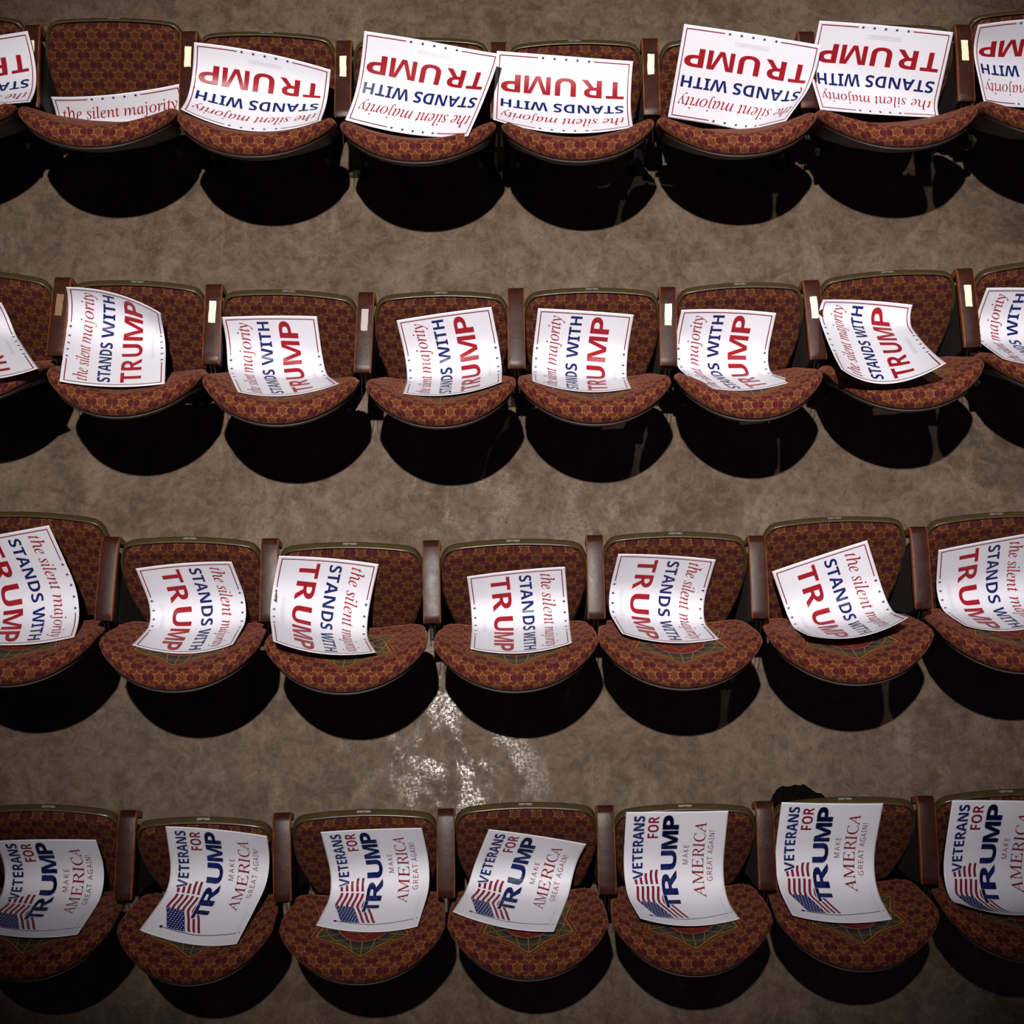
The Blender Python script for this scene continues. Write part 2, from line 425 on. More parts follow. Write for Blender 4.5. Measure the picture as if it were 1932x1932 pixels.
r2=[(.4,2*RD-.003,0),(.80,2*RD-.003,0),(.90,2*RD-.003,0),(.925,2*RD-.001,0),(.930,2*RD+.002,0),(.92,2*RD+.006,0),(.85,2*RD+.012,0),(.5,2*RD+.02,0)]
ME_PAN=ring_solid(seat_outline(),(0,.2),r2,seat_fn,[M['pan']],'seat_pan')
def back_outline(grow=0.):
    R=[(0,.0),(.12,.0),(.165,.004),(.19,.02),(.205,.07),(.222,.14),(.233,.20),(.236,.25),(.234,.285),(.226,.32),(.219,.345),(.212,.362),(.202,.376),(.185,.384),(.15,.3875),(.10,.3895),(.05,.3905),(0,.391)]
    pts=R+[(-v,s) for v,s in R[1:-1]][::-1]
    if grow:
        o=[]
        for v,s in pts:
            dv,ds=v,s-.2; l=math.hypot(dv,ds); g=grow*max(-.3,min(1,(s-.25)/.08)); o.append((v+dv/l*g,s+ds/l*g))
        pts=o
    return pts
def back_fn(v,s,n_):
    """local to the pivot at BB: n_ forward of the plane"""
    n_=n_+.22*v*v
    return (v, s*math.sin(REC)-n_*math.cos(REC), s*math.cos(REC)+n_*math.sin(REC))
rb=[(.2,0,0),(.45,0,0),(.7,0,0),(.85,-.0008,0)]
for i in range(1,6):
    a=i/5*math.pi/2; rb.append((1-.02*(1-math.sin(a))/.22, -.018*(1-math.cos(a))-.0008, .018*a-.018*math.sin(a)))
rb+= [(1.0,-.03,.012),(.5,-.03,.02)]
ME_BACK=ring_solid(back_outline(),(0,.2),rb,back_fn,[M['back_fabric_shaded']],'backrest')
rs=[(.5,-.026,0),(.97,-.026,0),(.985,-.018,0),(1.0,-.016,0),(1.012,-.018,0),(1.016,-.023,0),(1.016,-.038,0),(1.010,-.043,0),(.98,-.045,0),(.5,-.048,0)]
ME_SHELL=ring_solid(back_outline(.010),(0,.2),rs,back_fn,[M['olive']],'back_shell')
# side shields that carry the seat on the armrest stands
ME_HINGE=join_bm('hinge',[tube((-.2385,P0[0]-.010,P0[1]-.012),(.2385,P0[0]-.010,P0[1]-.012),.010,12),bevel_box(-.20,P0[0]-.03,P0[1]+.0,.012,.10,.05,.003),bevel_box(.20,P0[0]-.03,P0[1]+.0,.012,.10,.05,.003),
    tube((-.2385,BB[0]+.125,BB[1]+.045),(.2385,BB[0]+.125,BB[1]+.045),.010,10)],[M['iron']])
# ---------------- text and print ----------------
GLY={"silent":[[33,-8,15,-4,4,7,1,26,2,44,7,62,66,283,19,283,22,297,63,313,100,344,136,392,151,392,126,304,183,304,177,283,120,283,66,78,60,45,61,37,65,32,72,31,85,36,102,52,124,79,134,68,99,26,66,0],[491,-7,473,-5,459,1,446,11,437,25,432,41,430,60,433,99,443,151,458,221,465,257,468,283,465,305,454,319,437,323,412,317,386,300,360,272,337,238,320,204,310,172,274,0,212,0,299,415,305,451,300,468,284,479,258,482,253,482,259,510,382,510,356,387,343,331,329,275,336,275,375,326,416,356,461,366,501,358,525,333,533,291,529,262,520,218,503,138,496,101,494,68,497,50,505,39,518,36,531,37,546,42,561,51,573,32,545,10,517,-2],[678,-7,651,-4,628,6,610,21,596,42,588,68,585,99,586,120,591,143,598,165,635,231,690,283,721,302,753,313,784,316,803,315,818,310,831,303,840,293,845,281,847,266,841,239,825,213,797,189,759,169,710,153,650,142,646,118,645,98,652,58,673,34,708,26,740,32,774,50,810,81,820,71,798,47,776,27,754,12,730,2,705,-5],[653,158,695,167,729,180,757,199,777,221,789,245,793,271,790,286,782,295,769,298,755,296,740,290,726,280,684,230],[1129,-8,1083,-1,1057,6,1050,5,1045,2,1042,-4,1029,-4,1044,106,1055,105,1058,77,1065,53,1075,35,1088,21,1104,13,1122,10,1137,12,1150,17,1161,26,1170,38,1175,52,1177,69,1174,85,1167,102,1155,120,1134,147,1114,175,1097,206,1091,238,1093,259,1101,278,1114,294,1131,306,1151,314,1174,316,1217,310,1244,302,1253,304,1258,308,1260,314,1271,314,1258,214,1246,214,1235,261,1214,289,1181,299,1171,298,1161,294,1153,287,1147,279,1143,270,1142,261,1144,245,1153,228,1167,208,1187,181,1206,154,1224,122,1230,89,1229,71,1225,55,1217,40,1207,26,1195,15,1181,5,1165,-2,1148,-7],[1422,394,1398,404,1388,428,1398,452,1422,463,1446,452,1457,428,1447,403],[1332,-8,1314,-4,1303,8,1300,29,1303,53,1311,86,1355,241,1358,254,1359,264,1358,272,1355,278,1349,282,1317,287,1320,299,1364,305,1396,310,1423,316,1430,308,1430,303,1428,296,1363,79,1357,52,1359,41,1364,34,1371,32,1387,38,1406,55,1429,84,1439,74,1402,28,1366,1],[1508,-7,1484,2,1475,26,1479,54,1490,99,1575,412,1578,433,1577,442,1574,449,1569,453,1535,459,1537,471,1581,476,1611,482,1640,487,1648,481,1645,465,1539,84,1533,50,1534,41,1538,36,1545,34,1559,40,1577,55,1599,82,1610,72,1591,47,1572,27,1554,12,1537,1,1522,-5],[1738,-7,1711,-4,1689,6,1670,21,1656,42,1648,68,1645,99,1647,120,1651,143,1658,165,1695,231,1750,283,1782,302,1813,313,1845,316,1863,315,1879,310,1891,303,1900,293,1906,281,1907,266,1902,239,1885,213,1858,189,1819,169,1770,153,1711,142,1707,118,1706,98,1713,58,1734,34,1768,26,1801,32,1835,50,1870,81,1880,71,1859,47,1837,27,1814,12,1790,2,1765,-5],[1713,158,1755,167,1790,180,1817,199,1837,221,1850,245,1854,271,1851,286,1843,295,1829,298,1815,296,1801,290,1786,280,1744,230],[2159,-9,2135,1,2126,28,2152,140,2179,254,2177,265,2172,272,2162,275,2132,263,2096,232,2060,189,2030,142,2013,105,1996,58,1979,0,1925,0,1990,221,1999,263,1990,280,1960,285,1954,285,1956,297,2004,303,2037,310,2067,316,2070,314,2070,308,2030,177,2063,220,2095,254,2125,281,2153,300,2178,311,2200,315,2222,311,2235,299,2239,278,2237,252,2230,222,2191,88,2184,64,2182,49,2184,40,2188,35,2196,34,2211,40,2228,59,2248,91,2259,83,2227,32,2193,1],[2334,-8,2316,-4,2305,7,2302,26,2303,44,2308,62,2367,283,2320,283,2323,297,2363,313,2401,344,2437,392,2452,392,2426,304,2484,304,2478,283,2421,283,2367,78,2361,45,2362,37,2366,32,2373,31,2386,36,2403,52,2425,79,2435,68,2400,26,2367,0],[3072,-7,3053,-3,3042,10,3038,31,3046,78,3086,218,3093,255,3091,266,3084,272,3073,275,3061,273,3048,267,3034,258,2987,210,2942,137,2913,72,2891,0,2837,0,2897,203,2907,257,2905,267,2899,273,2889,275,2859,263,2818,230,2776,179,2748,129,2725,70,2702,0,2649,0,2712,212,2720,243,2723,263,2722,271,2719,277,2713,281,2679,287,2682,300,2756,310,2776,315,2785,316,2792,308,2791,303,2790,296,2753,177,2817,254,2874,300,2925,316,2948,311,2961,298,2966,277,2947,184,3005,257,3060,301,3111,316,3133,311,3147,298,3151,275,3148,253,3141,222,3098,65,3096,57,3095,50,3097,41,3101,37,3107,35,3131,48,3145,64,3161,87,3171,76,3138,30,3105,2],[3262,-8,3246,-6,3232,0,3221,10,3212,25,3207,43,3206,64,3208,101,3217,138,3231,175,3250,211,3274,244,3302,274,3333,298,3364,312,3396,316,3420,312,3436,300,3445,280,3453,309,3504,309,3443,90,3434,44,3435,39,3439,36,3445,35,3457,40,3473,55,3494,80,3504,72,3469,27,3437,1,3408,-8,3392,-5,3383,6,3380,23,3403,118,3378,79,3354,48,3331,23,3309,6,3286,-5],[3294,33,3305,35,3316,39,3328,48,3364,87,3398,141,3422,201,3431,257,3427,280,3416,294,3397,299,3376,295,3356,284,3336,266,3317,241,3301,211,3286,175,3271,122,3265,73,3268,51,3278,37],[3678,394,3654,404,3644,428,3654,452,3678,463,3703,452,3713,428,3703,403],[3504,-153,3491,-152,3480,-148,3470,-141,3463,-132,3459,-122,3457,-111,3460,-96,3468,-86,3482,-83,3494,-86,3502,-94,3504,-107,3504,-117,3503,-126,3504,-131,3507,-134,3512,-135,3522,-130,3532,-114,3543,-88,3559,-26,3579,67,3615,248,3616,256,3617,263,3609,282,3573,287,3576,300,3615,305,3643,310,3672,316,3677,315,3680,312,3680,306,3627,57,3603,-35,3575,-101,3554,-130,3530,-147],[3833,-8,3803,-5,3776,5,3754,22,3737,44,3727,71,3724,102,3726,128,3732,153,3742,178,3755,203,3771,226,3789,247,3810,267,3832,284,3856,298,3880,308,3905,314,3929,316,3962,313,3989,303,4011,286,4028,264,4038,237,4042,206,4040,184,4035,161,4027,138,3988,73,3931,23,3899,6,3867,-5],[3841,11,3859,14,3877,21,3894,32,3910,47,3925,65,3939,85,3971,155,3983,226,3976,267,3957,291,3925,299,3904,295,3882,285,3860,268,3840,244,3822,216,3806,183,3794,149,3786,115,3784,83,3785,62,3790,44,3799,30,3810,20,3824,13],[4066,0,4124,209,4134,259,4133,268,4130,275,4125,279,4091,284,4093,297,4138,304,4169,310,4197,316,4201,315,4203,312,4203,308,4168,179,4216,255,4255,301,4286,316,4308,307,4316,283,4314,271,4311,261,4305,253,4297,246,4288,242,4279,240,4259,248,4248,268,4196,199,4153,110,4120,0],[4424,394,4401,404,4390,428,4401,452,4424,463,4449,452,4459,428,4449,403],[4335,-8,4317,-4,4306,8,4302,29,4306,53,4314,86,4357,241,4360,254,4362,264,4361,272,4358,278,4352,282,4320,287,4322,299,4367,305,4398,310,4426,316,4433,308,4433,303,4430,296,4365,79,4360,52,4362,41,4366,34,4374,32,4389,38,4409,55,4432,84,4442,74,4405,28,4369,1],[4512,-8,4495,-4,4484,7,4480,26,4482,44,4486,62,4545,283,4499,283,4502,297,4542,313,4580,344,4615,392,4631,392,4605,304,4662,304,4657,283,4600,283,4545,78,4539,45,4541,37,4545,32,4551,31,4564,36,4582,52,4604,79,4614,68,4579,26,4545,0],[4623,-153,4598,-145,4589,-125,4597,-106,4618,-98,4636,-103,4657,-109,4669,-104,4683,-91,4700,-69,4745,-7,4711,175,4702,216,4695,244,4677,276,4668,282,4656,286,4642,287,4644,299,4675,303,4698,310,4729,316,4736,310,4743,290,4751,258,4767,179,4789,57,4839,138,4866,186,4879,213,4883,233,4881,244,4876,253,4867,260,4856,268,4850,288,4859,308,4880,316,4890,314,4899,311,4906,304,4915,273,4911,241,4897,203,4874,158,4842,102,4799,35,4753,-34,4705,-94,4660,-137,4647,-146,4634,-151]],"stands":[[167,-7,118,-4,73,6,31,22,31,117,102,90,126,83,150,79,175,77,197,79,215,84,228,92,237,102,242,114,244,128,241,145,232,160,217,172,150,207,114,225,77,253,48,293,41,310,38,329,36,350,41,390,56,423,80,450,113,470,152,482,199,486,270,478,341,453,308,373,249,394,195,402,178,400,163,396,151,388,143,378,137,367,136,353,138,337,146,324,158,313,226,277,289,241,305,227,318,212,329,196,337,178,342,157,343,133,338,93,323,59,297,31,262,10,219,-2],[514,0,514,395,383,395,383,480,745,480,745,395,615,395,615,0],[759,0,928,482,1052,482,1222,0,1113,0,1078,114,903,114,868,0],[929,199,1054,199,1018,311,1010,340,999,375,991,407,982,374,971,336,963,311],[1283,0,1283,480,1411,480,1619,120,1621,120,1618,187,1617,253,1617,480,1708,480,1708,0,1579,0,1370,363,1367,363,1372,294,1373,226,1373,0],[1829,0,1829,480,1979,480,2027,477,2071,468,2110,453,2144,432,2173,406,2196,374,2213,336,2223,293,2226,244,2219,170,2196,109,2157,61,2105,27,2041,7,1964,0],[1930,84,1974,84,2027,90,2068,109,2097,141,2115,185,2121,242,2117,290,2105,329,2086,359,2059,380,2025,392,1985,396,1930,396],[2432,-7,2383,-4,2338,6,2296,22,2296,117,2367,90,2391,83,2416,79,2440,77,2463,79,2480,84,2493,92,2502,102,2507,114,2509,128,2506,145,2497,160,2482,172,2416,207,2379,225,2342,253,2313,293,2307,310,2303,329,2302,350,2306,390,2321,423,2345,450,2378,470,2417,482,2464,486,2536,478,2606,453,2574,373,2514,394,2461,402,2443,400,2428,396,2416,388,2408,378,2403,367,2401,353,2403,337,2411,324,2424,313,2492,277,2554,241,2570,227,2584,212,2594,196,2602,178,2607,157,2608,133,2603,93,2588,59,2562,31,2527,10,2484,-2],[2932,0,2810,480,2910,480,2971,218,2980,179,2989,132,2995,92,3001,132,3009,177,3017,211,3087,480,3183,480,3253,211,3260,177,3269,132,3275,92,3281,132,3290,179,3298,218,3359,480,3459,480,3337,0,3222,0,3156,252,3151,274,3145,306,3138,339,3134,364,3131,339,3124,307,3118,274,3112,251,3048,0],[3481,0,3481,58,3539,85,3539,395,3481,422,3481,480,3699,480,3699,422,3641,395,3641,85,3699,58,3699,0],[3864,0,3864,395,3734,395,3734,480,4096,480,4096,395,3966,395,3966,0],[4170,0,4170,480,4271,480,4271,291,4461,291,4461,480,4563,480,4563,0,4461,0,4461,207,4271,207,4271,0]],"trump":[[144,0,144,395,13,395,13,480,375,480,375,395,245,395,245,0],[449,0,449,480,589,480,649,476,697,464,734,444,760,416,775,380,780,336,779,315,775,296,768,278,735,237,691,209,832,0,719,0,605,184,551,184,551,0],[551,267,584,267,614,268,638,274,656,283,668,296,675,313,678,333,675,354,667,370,654,382,636,390,612,395,582,396,551,396],[1084,-7,1025,-1,977,15,939,42,911,78,895,121,889,171,889,480,991,480,991,186,993,151,1001,123,1015,103,1034,89,1057,81,1087,79,1117,81,1141,90,1159,105,1171,126,1179,153,1181,187,1181,480,1283,480,1283,169,1280,137,1273,107,1261,80,1244,55,1222,34,1195,16,1163,4,1126,-4],[1400,0,1400,480,1539,480,1652,113,1654,113,1774,480,1913,480,1913,0,1818,0,1818,227,1819,279,1821,335,1823,375,1820,375,1696,0,1603,0,1488,376,1485,376,1488,336,1490,278,1491,223,1491,0],[2034,0,2034,480,2187,480,2243,475,2288,462,2322,440,2346,410,2360,373,2365,330,2363,303,2357,276,2347,252,2333,229,2314,209,2289,193,2259,180,2222,173,2179,171,2135,171,2135,0],[2135,254,2169,254,2195,256,2218,261,2237,271,2251,285,2259,303,2262,326,2253,365,2226,388,2181,396,2135,396]],"vets":[[163,0,0,480,103,480,193,194,200,167,211,125,218,89,225,125,236,167,243,194,334,480,437,480,273,0],[497,0,497,480,773,480,773,396,598,396,598,291,761,291,761,208,598,208,598,84,773,84,773,0],[956,0,956,395,826,395,826,480,1188,480,1188,395,1058,395,1058,0],[1262,0,1262,480,1538,480,1538,396,1363,396,1363,291,1526,291,1526,208,1363,208,1363,84,1538,84,1538,0],[1638,0,1638,480,1778,480,1837,476,1886,464,1922,444,1948,416,1964,380,1969,336,1968,315,1964,296,1957,278,1924,237,1880,209,2021,0,1908,0,1794,184,1739,184,1739,0],[1739,267,1772,267,1803,268,1827,274,1845,283,1857,296,1864,313,1866,333,1864,354,1856,370,1843,382,1825,390,1801,395,1770,396,1739,396],[2021,0,2190,482,2314,482,2484,0,2375,0,2340,114,2165,114,2130,0],[2191,199,2316,199,2280,311,2272,340,2261,375,2253,407,2243,374,2233,336,2225,311],[2545,0,2545,480,2673,480,2881,120,2883,120,2880,187,2878,253,2878,480,2970,480,2970,0,2841,0,2632,363,2629,363,2634,294,2635,226,2635,0],[3197,-7,3148,-4,3103,6,3061,22,3061,117,3132,90,3156,83,3181,79,3205,77,3227,79,3245,84,3258,92,3267,102,3272,114,3274,128,3271,145,3262,160,3247,172,3181,207,3144,225,3107,253,3078,293,3072,310,3068,329,3066,350,3071,390,3086,423,3110,450,3143,470,3182,482,3229,486,3301,478,3371,453,3338,373,3279,394,3226,402,3208,400,3193,396,3181,388,3173,378,3168,367,3166,353,3168,337,3176,324,3189,313,3257,277,3319,241,3335,227,3349,212,3359,196,3367,178,3372,157,3373,133,3368,93,3353,59,3327,31,3292,10,3249,-2]],"fo":[[60,0,60,480,335,480,335,396,161,396,161,273,323,273,323,189,161,189,161,0],[636,-7,587,-3,544,7,507,24,476,48,451,76,432,111,419,150,410,193,408,241,410,289,419,332,432,371,451,405,476,433,507,456,544,473,587,484,637,487,686,484,728,473,765,456,796,433,821,405,840,370,853,331,862,288,864,240,862,193,853,150,840,110,821,76,796,47,765,24,728,7,685,-3],[636,79,675,83,706,98,729,122,745,154,754,194,758,240,754,287,745,327,729,359,707,383,676,398,637,402,598,398,567,383,543,359,527,327,518,287,514,240,518,194,527,154,543,122,566,98,597,83],[964,0,964,480,1103,480,1163,476,1211,464,1248,444,1274,416,1290,380,1295,336,1293,315,1289,296,1282,278,1249,237,1206,209,1347,0,1234,0,1120,184,1065,184,1065,0],[1065,267,1098,267,1128,268,1153,274,1170,283,1182,296,1190,313,1192,333,1190,354,1182,370,1169,382,1151,390,1126,395,1096,396,1065,396]],"make":[[65,0,65,480,154,480,302,87,305,87,455,480,544,480,544,0,484,0,484,295,486,364,489,420,486,420,326,0,277,0,119,420,116,420,120,364,121,291,121,0],[734,0,922,482,976,482,1163,0,1100,0,1042,148,852,148,795,0],[872,202,1024,202,971,347,964,367,955,396,948,419,937,378,927,347],[1353,0,1353,480,1414,480,1414,243,1455,289,1496,334,1626,480,1697,480,1507,271,1704,0,1633,0,1463,229,1414,186,1414,0],[1894,0,1894,480,2162,480,2162,426,1955,426,1955,277,2150,277,2150,224,1955,224,1955,53,2162,53,2162,0]],"amer":[[-85,0,-85,13,-57,18,-32,32,-12,56,69,182,255,475,268,475,340,58,345,43,351,32,361,24,373,18,389,15,408,13,409,0,221,0,221,13,226,13,245,14,259,19,267,26,271,38,272,55,269,78,255,158,99,158,84,150,46,90,33,66,25,48,24,36,27,28,32,22,39,17,76,13,75,0],[104,183,251,183,220,367],[427,0,428,13,463,18,481,36,488,73,509,385,508,419,504,429,499,437,491,443,450,451,451,465,577,465,701,108,861,465,989,465,987,451,982,451,965,450,951,446,942,439,935,428,930,413,928,392,911,80,911,60,912,45,915,35,921,27,929,21,970,13,969,0,785,0,786,11,819,18,836,39,843,83,860,392,682,0,673,0,537,393,518,103,520,48,524,36,529,27,537,21,578,13,578,0],[1019,0,1020,13,1023,13,1041,15,1056,19,1066,25,1072,36,1077,52,1079,73,1097,385,1096,419,1092,429,1087,437,1079,443,1038,451,1039,465,1394,465,1396,364,1385,364,1384,367,1367,414,1358,423,1347,431,1333,436,1268,442,1211,442,1181,439,1169,426,1165,396,1157,260,1213,260,1244,262,1267,267,1283,275,1294,288,1302,305,1305,326,1318,326,1306,161,1293,161,1290,187,1278,220,1256,234,1216,237,1156,237,1148,83,1147,62,1148,47,1151,39,1156,33,1163,28,1201,24,1248,24,1278,25,1304,28,1327,34,1347,42,1365,53,1380,67,1392,84,1403,105,1412,128,1426,128,1404,0],[1473,0,1474,13,1477,13,1496,15,1511,19,1521,27,1527,37,1532,53,1534,73,1551,385,1549,420,1546,430,1540,438,1533,443,1492,451,1493,465,1690,465,1733,462,1771,453,1801,438,1825,418,1843,393,1853,364,1855,328,1846,298,1824,272,1791,251,1747,235,1840,85,1882,31,1894,21,1908,15,1923,13,1926,13,1925,0,1821,0,1679,228,1665,228,1634,229,1610,231,1602,89,1603,46,1607,34,1613,26,1621,20,1659,13,1666,13,1665,0],[1656,250,1698,253,1732,263,1757,280,1773,303,1779,331,1776,363,1766,392,1750,414,1728,430,1699,439,1664,443,1638,440,1625,427,1620,398,1611,253,1633,251],[1927,0,1928,13,1931,13,1964,18,1980,36,1987,73,2005,385,2004,419,2000,429,1994,437,1986,443,1946,451,1947,465,2134,465,2134,451,2128,451,2111,450,2098,446,2088,439,2081,428,2077,413,2074,392,2057,80,2058,45,2062,35,2067,27,2075,21,2115,13,2115,0],[2423,-10,2385,-8,2350,0,2317,13,2286,30,2259,52,2236,78,2216,108,2201,142,2190,179,2186,211,2186,244,2190,276,2199,307,2211,337,2227,365,2246,391,2268,413,2292,433,2333,456,2376,470,2423,475,2451,473,2482,467,2517,457,2537,453,2545,455,2552,461,2556,470,2570,470,2571,332,2557,332,2556,343,2554,353,2544,383,2530,407,2512,427,2490,441,2464,450,2434,453,2407,450,2382,443,2357,430,2335,414,2316,394,2298,370,2284,343,2274,313,2267,281,2264,247,2265,211,2270,175,2284,129,2304,91,2330,60,2362,37,2397,23,2435,19,2491,28,2539,56,2580,103,2595,91,2573,60,2549,34,2523,15,2494,1,2460,-7],[2589,0,2589,13,2617,18,2641,32,2662,56,2742,182,2929,475,2942,475,3014,58,3018,43,3025,32,3034,24,3047,18,3062,15,3082,13,3083,0,2895,0,2895,13,2900,13,2919,14,2932,19,2941,26,2945,38,2945,55,2942,78,2928,158,2773,158,2757,150,2720,90,2706,66,2699,48,2698,36,2701,28,2706,22,2713,17,2749,13,2749,0],[2778,183,2924,183,2893,367]],"great":[[271,-7,224,-3,182,7,145,23,114,46,88,74,67,108,53,148,44,191,41,240,44,288,54,331,71,370,93,404,121,433,155,456,195,473,240,483,289,486,366,479,433,458,410,406,352,425,286,433,233,427,188,410,152,381,125,343,109,296,104,240,106,203,112,169,123,139,137,112,157,89,181,70,210,57,245,48,285,46,338,49,379,57,379,199,273,199,273,253,439,253,439,18,361,-1],[629,0,629,480,761,480,816,476,860,464,893,446,917,419,931,385,936,343,934,319,930,298,922,279,912,264,900,250,886,239,840,215,972,0,901,0,785,198,690,198,690,0],[690,249,761,249,797,252,825,259,847,272,862,290,871,313,874,340,870,369,861,391,845,407,823,418,794,425,758,427,690,427],[1122,0,1122,480,1390,480,1390,426,1182,426,1182,277,1378,277,1378,224,1182,224,1182,53,1390,53,1390,0],[1505,0,1692,482,1747,482,1934,0,1871,0,1813,148,1623,148,1566,0],[1643,202,1795,202,1741,347,1735,367,1726,396,1719,419,1708,378,1698,347],[2166,0,2166,426,2016,426,2016,480,2375,480,2375,426,2226,426,2226,0],[2707,0,2895,482,2949,482,3136,0,3073,0,3015,148,2825,148,2768,0],[2846,202,2997,202,2944,347,2937,367,2928,396,2921,419,2910,378,2900,347],[3482,-7,3435,-3,3393,7,3356,23,3325,46,3299,74,3279,108,3264,148,3255,191,3252,240,3256,288,3265,331,3282,370,3304,404,3333,433,3367,456,3406,473,3451,483,3501,486,3577,479,3644,458,3621,406,3564,425,3497,433,3444,427,3400,410,3363,381,3337,343,3321,296,3315,240,3318,203,3324,169,3334,139,3349,112,3368,89,3392,70,3421,57,3456,48,3496,46,3550,49,3590,57,3590,199,3485,199,3485,253,3651,253,3651,18,3572,-1],[3775,0,3963,482,4017,482,4204,0,4141,0,4084,148,3893,148,3836,0],[3914,202,4065,202,4012,347,4005,367,3996,396,3989,419,3978,378,3968,347],[4306,0,4306,35,4363,48,4363,431,4306,445,4306,480,4480,480,4480,445,4423,431,4423,48,4480,35,4480,0],[4647,0,4647,480,4717,480,4973,83,4976,83,4974,115,4972,162,4971,209,4971,480,5027,480,5027,0,4957,0,4700,398,4698,398,4701,340,4703,268,4703,0],[5239,135,5222,480,5294,480,5277,135],[5258,-9,5228,1,5221,10,5217,22,5216,36,5217,51,5221,63,5228,71,5258,81,5287,71,5294,63,5298,51,5299,36,5298,22,5294,10,5287,1]],"n10":[[176,0,176,277,177,323,179,373,164,358,144,340,89,296,40,357,194,480,277,480,277,0],[576,-7,523,1,481,22,449,59,426,108,413,168,408,240,410,289,415,333,424,373,438,407,455,435,478,457,505,474,537,484,576,487,628,480,670,458,702,422,725,373,739,312,743,240,742,191,736,147,727,107,714,74,696,45,674,23,647,6,614,-3],[576,75,598,80,616,93,628,116,636,148,641,189,643,240,641,290,636,331,628,363,616,386,598,400,576,405,553,400,535,386,523,363,515,331,511,290,509,240,511,190,515,149,523,117,535,94,553,80]],"n21":[[27,0,27,71,147,192,206,254,238,300,248,345,246,362,241,376,232,388,220,395,206,400,189,402,171,400,153,396,136,389,81,353,26,418,70,451,123,476,197,486,227,484,254,479,278,469,299,456,316,441,330,423,340,402,347,380,349,357,347,331,342,307,333,284,287,220,215,148,153,90,153,85,362,85,362,0],[560,0,560,277,561,323,563,373,548,358,528,340,473,296,424,357,578,480,662,480,662,0]],"n19":[[176,0,176,277,177,323,179,373,164,358,144,340,89,296,40,357,194,480,277,480,277,0],[504,-7,471,-6,439,-2,439,79,467,75,497,73,534,75,565,81,589,92,609,106,624,124,635,144,643,168,648,194,651,222,647,222,609,183,592,174,569,168,541,167,503,171,470,184,443,206,422,236,410,274,406,318,411,367,425,407,450,441,482,465,522,480,569,485,600,482,630,475,657,462,682,445,703,422,721,393,734,359,742,320,744,275,738,193,717,117,706,93,691,72,675,53,655,35,632,21,605,9,575,0,542,-5],[569,244,608,255,634,280,643,311,635,355,611,390,600,398,586,402,571,404,552,401,536,395,522,383,512,367,506,346,504,320,505,298,511,280,520,265,532,253,549,247]],"n11":[[176,0,176,277,177,323,179,373,164,358,144,340,89,296,40,357,194,480,277,480,277,0],[560,0,560,277,561,323,563,373,548,358,528,340,473,296,424,357,578,480,662,480,662,0]],"n9":[[120,-7,87,-6,55,-2,55,79,83,75,113,73,150,75,180,81,205,92,225,106,240,124,251,144,259,168,264,194,267,222,263,222,225,183,207,174,184,168,156,167,118,171,86,184,58,206,38,236,26,274,21,318,26,367,41,407,65,441,98,465,138,480,185,485,216,482,246,475,273,462,298,445,319,422,336,393,350,359,357,320,360,275,354,193,333,117,321,93,307,72,290,53,271,35,248,21,221,9,191,0,157,-5],[185,244,224,255,250,280,259,311,251,355,227,390,215,398,202,402,187,404,168,401,152,395,138,383,128,367,122,346,120,320,121,298,127,280,136,265,148,253,165,247]]}
def fill_mesh(contours):
    """contours: list of flat [x,y,...] closed polylines -> bmesh (even-odd filled)"""
    c=bpy.data.curves.new('f','CURVE'); c.dimensions='2D'; c.fill_mode='BOTH'
    for L in contours:
        s=c.splines.new('POLY'); n=len(L)//2; s.points.add(n-1)
        for i in range(n): s.points[i].co=(L[2*i],L[2*i+1],0,1)
        s.use_cyclic_u=True
    o=bpy.data.objects.new('f',c); me=o.to_mesh(); bm=bmesh.new(); bm.from_mesh(me); o.to_mesh_clear()
    bpy.data.objects.remove(o); bpy.data.curves.remove(c); return bm
def place_text(key,x0,x1,y0,y1,rot180=False,shear=0):
    """fit the string's box into reading coords a in x0..x1, b (down) y0..y1"""
    G=GLY[key]; xs=[v for L in G for v in L[0::2]]; ys=[v for L in G for v in L[1::2]]
    ax,bx,ay,by=min(xs),max(xs),min(ys),max(ys); out=[]
    for L in G:
        o=[]
        for i in range(0,len(L),2):
            u=(L[i]-ax)/(bx-ax); v=(L[i+1]-ay)/(by-ay)
            if rot180: u,v=1-u,1-v
            o+= [x0+(x1-x0)*u, y1+(y0-y1)*v]
        out.append(o)
    return out
LETTERS=((10,380),(440,840),(880,1290),(1390,1920),(2030,2370))
SPREAD=((0,.146),(.180,.347),(.389,.561),(.597,.813),(.841,1.))
TIGHT=((0,.152),(.160,.382),(.398,.588),(.612,.822),(.842,1.))
def place_letters(key,x0,x1,y0,y1,spans):
    G=GLY[key]; ys=[v for L in G for v in L[1::2]]; ay,by=min(ys),max(ys); out=[]
    for (lo,hi),(s0,s1) in zip(LETTERS,spans):
        C=[L for L in G if lo<=min(L[0::2]) and max(L[0::2])<=hi]; xs=[v for L in C for v in L[0::2]]; ax,bx=min(xs),max(xs); g=[]
        for L in C:
            o=[]
            for i in range(0,len(L),2):
                u=s0+(s1-s0)*(L[i]-ax)/(bx-ax); v=(L[i+1]-ay)/(by-ay); o+=[x0+(x1-x0)*u,y1+(y0-y1)*v]
            g.append(o)
        out.append(g)
    return out
def rect(x0,y0,x1,y1): return [x0,y0,x1,y0,x1,y1,x0,y1]
def star5(cx,cy,R,rot=0.,r=.40,n=5):
    o=[]
    for i in range(2*n):
        a=rot+math.pi*i/n; q=R if i%2==0 else R*r; o+=[cx+q*math.sin(a),cy-q*math.cos(a)]
    return o
W_,H_=SW,SH
GRID=.0115
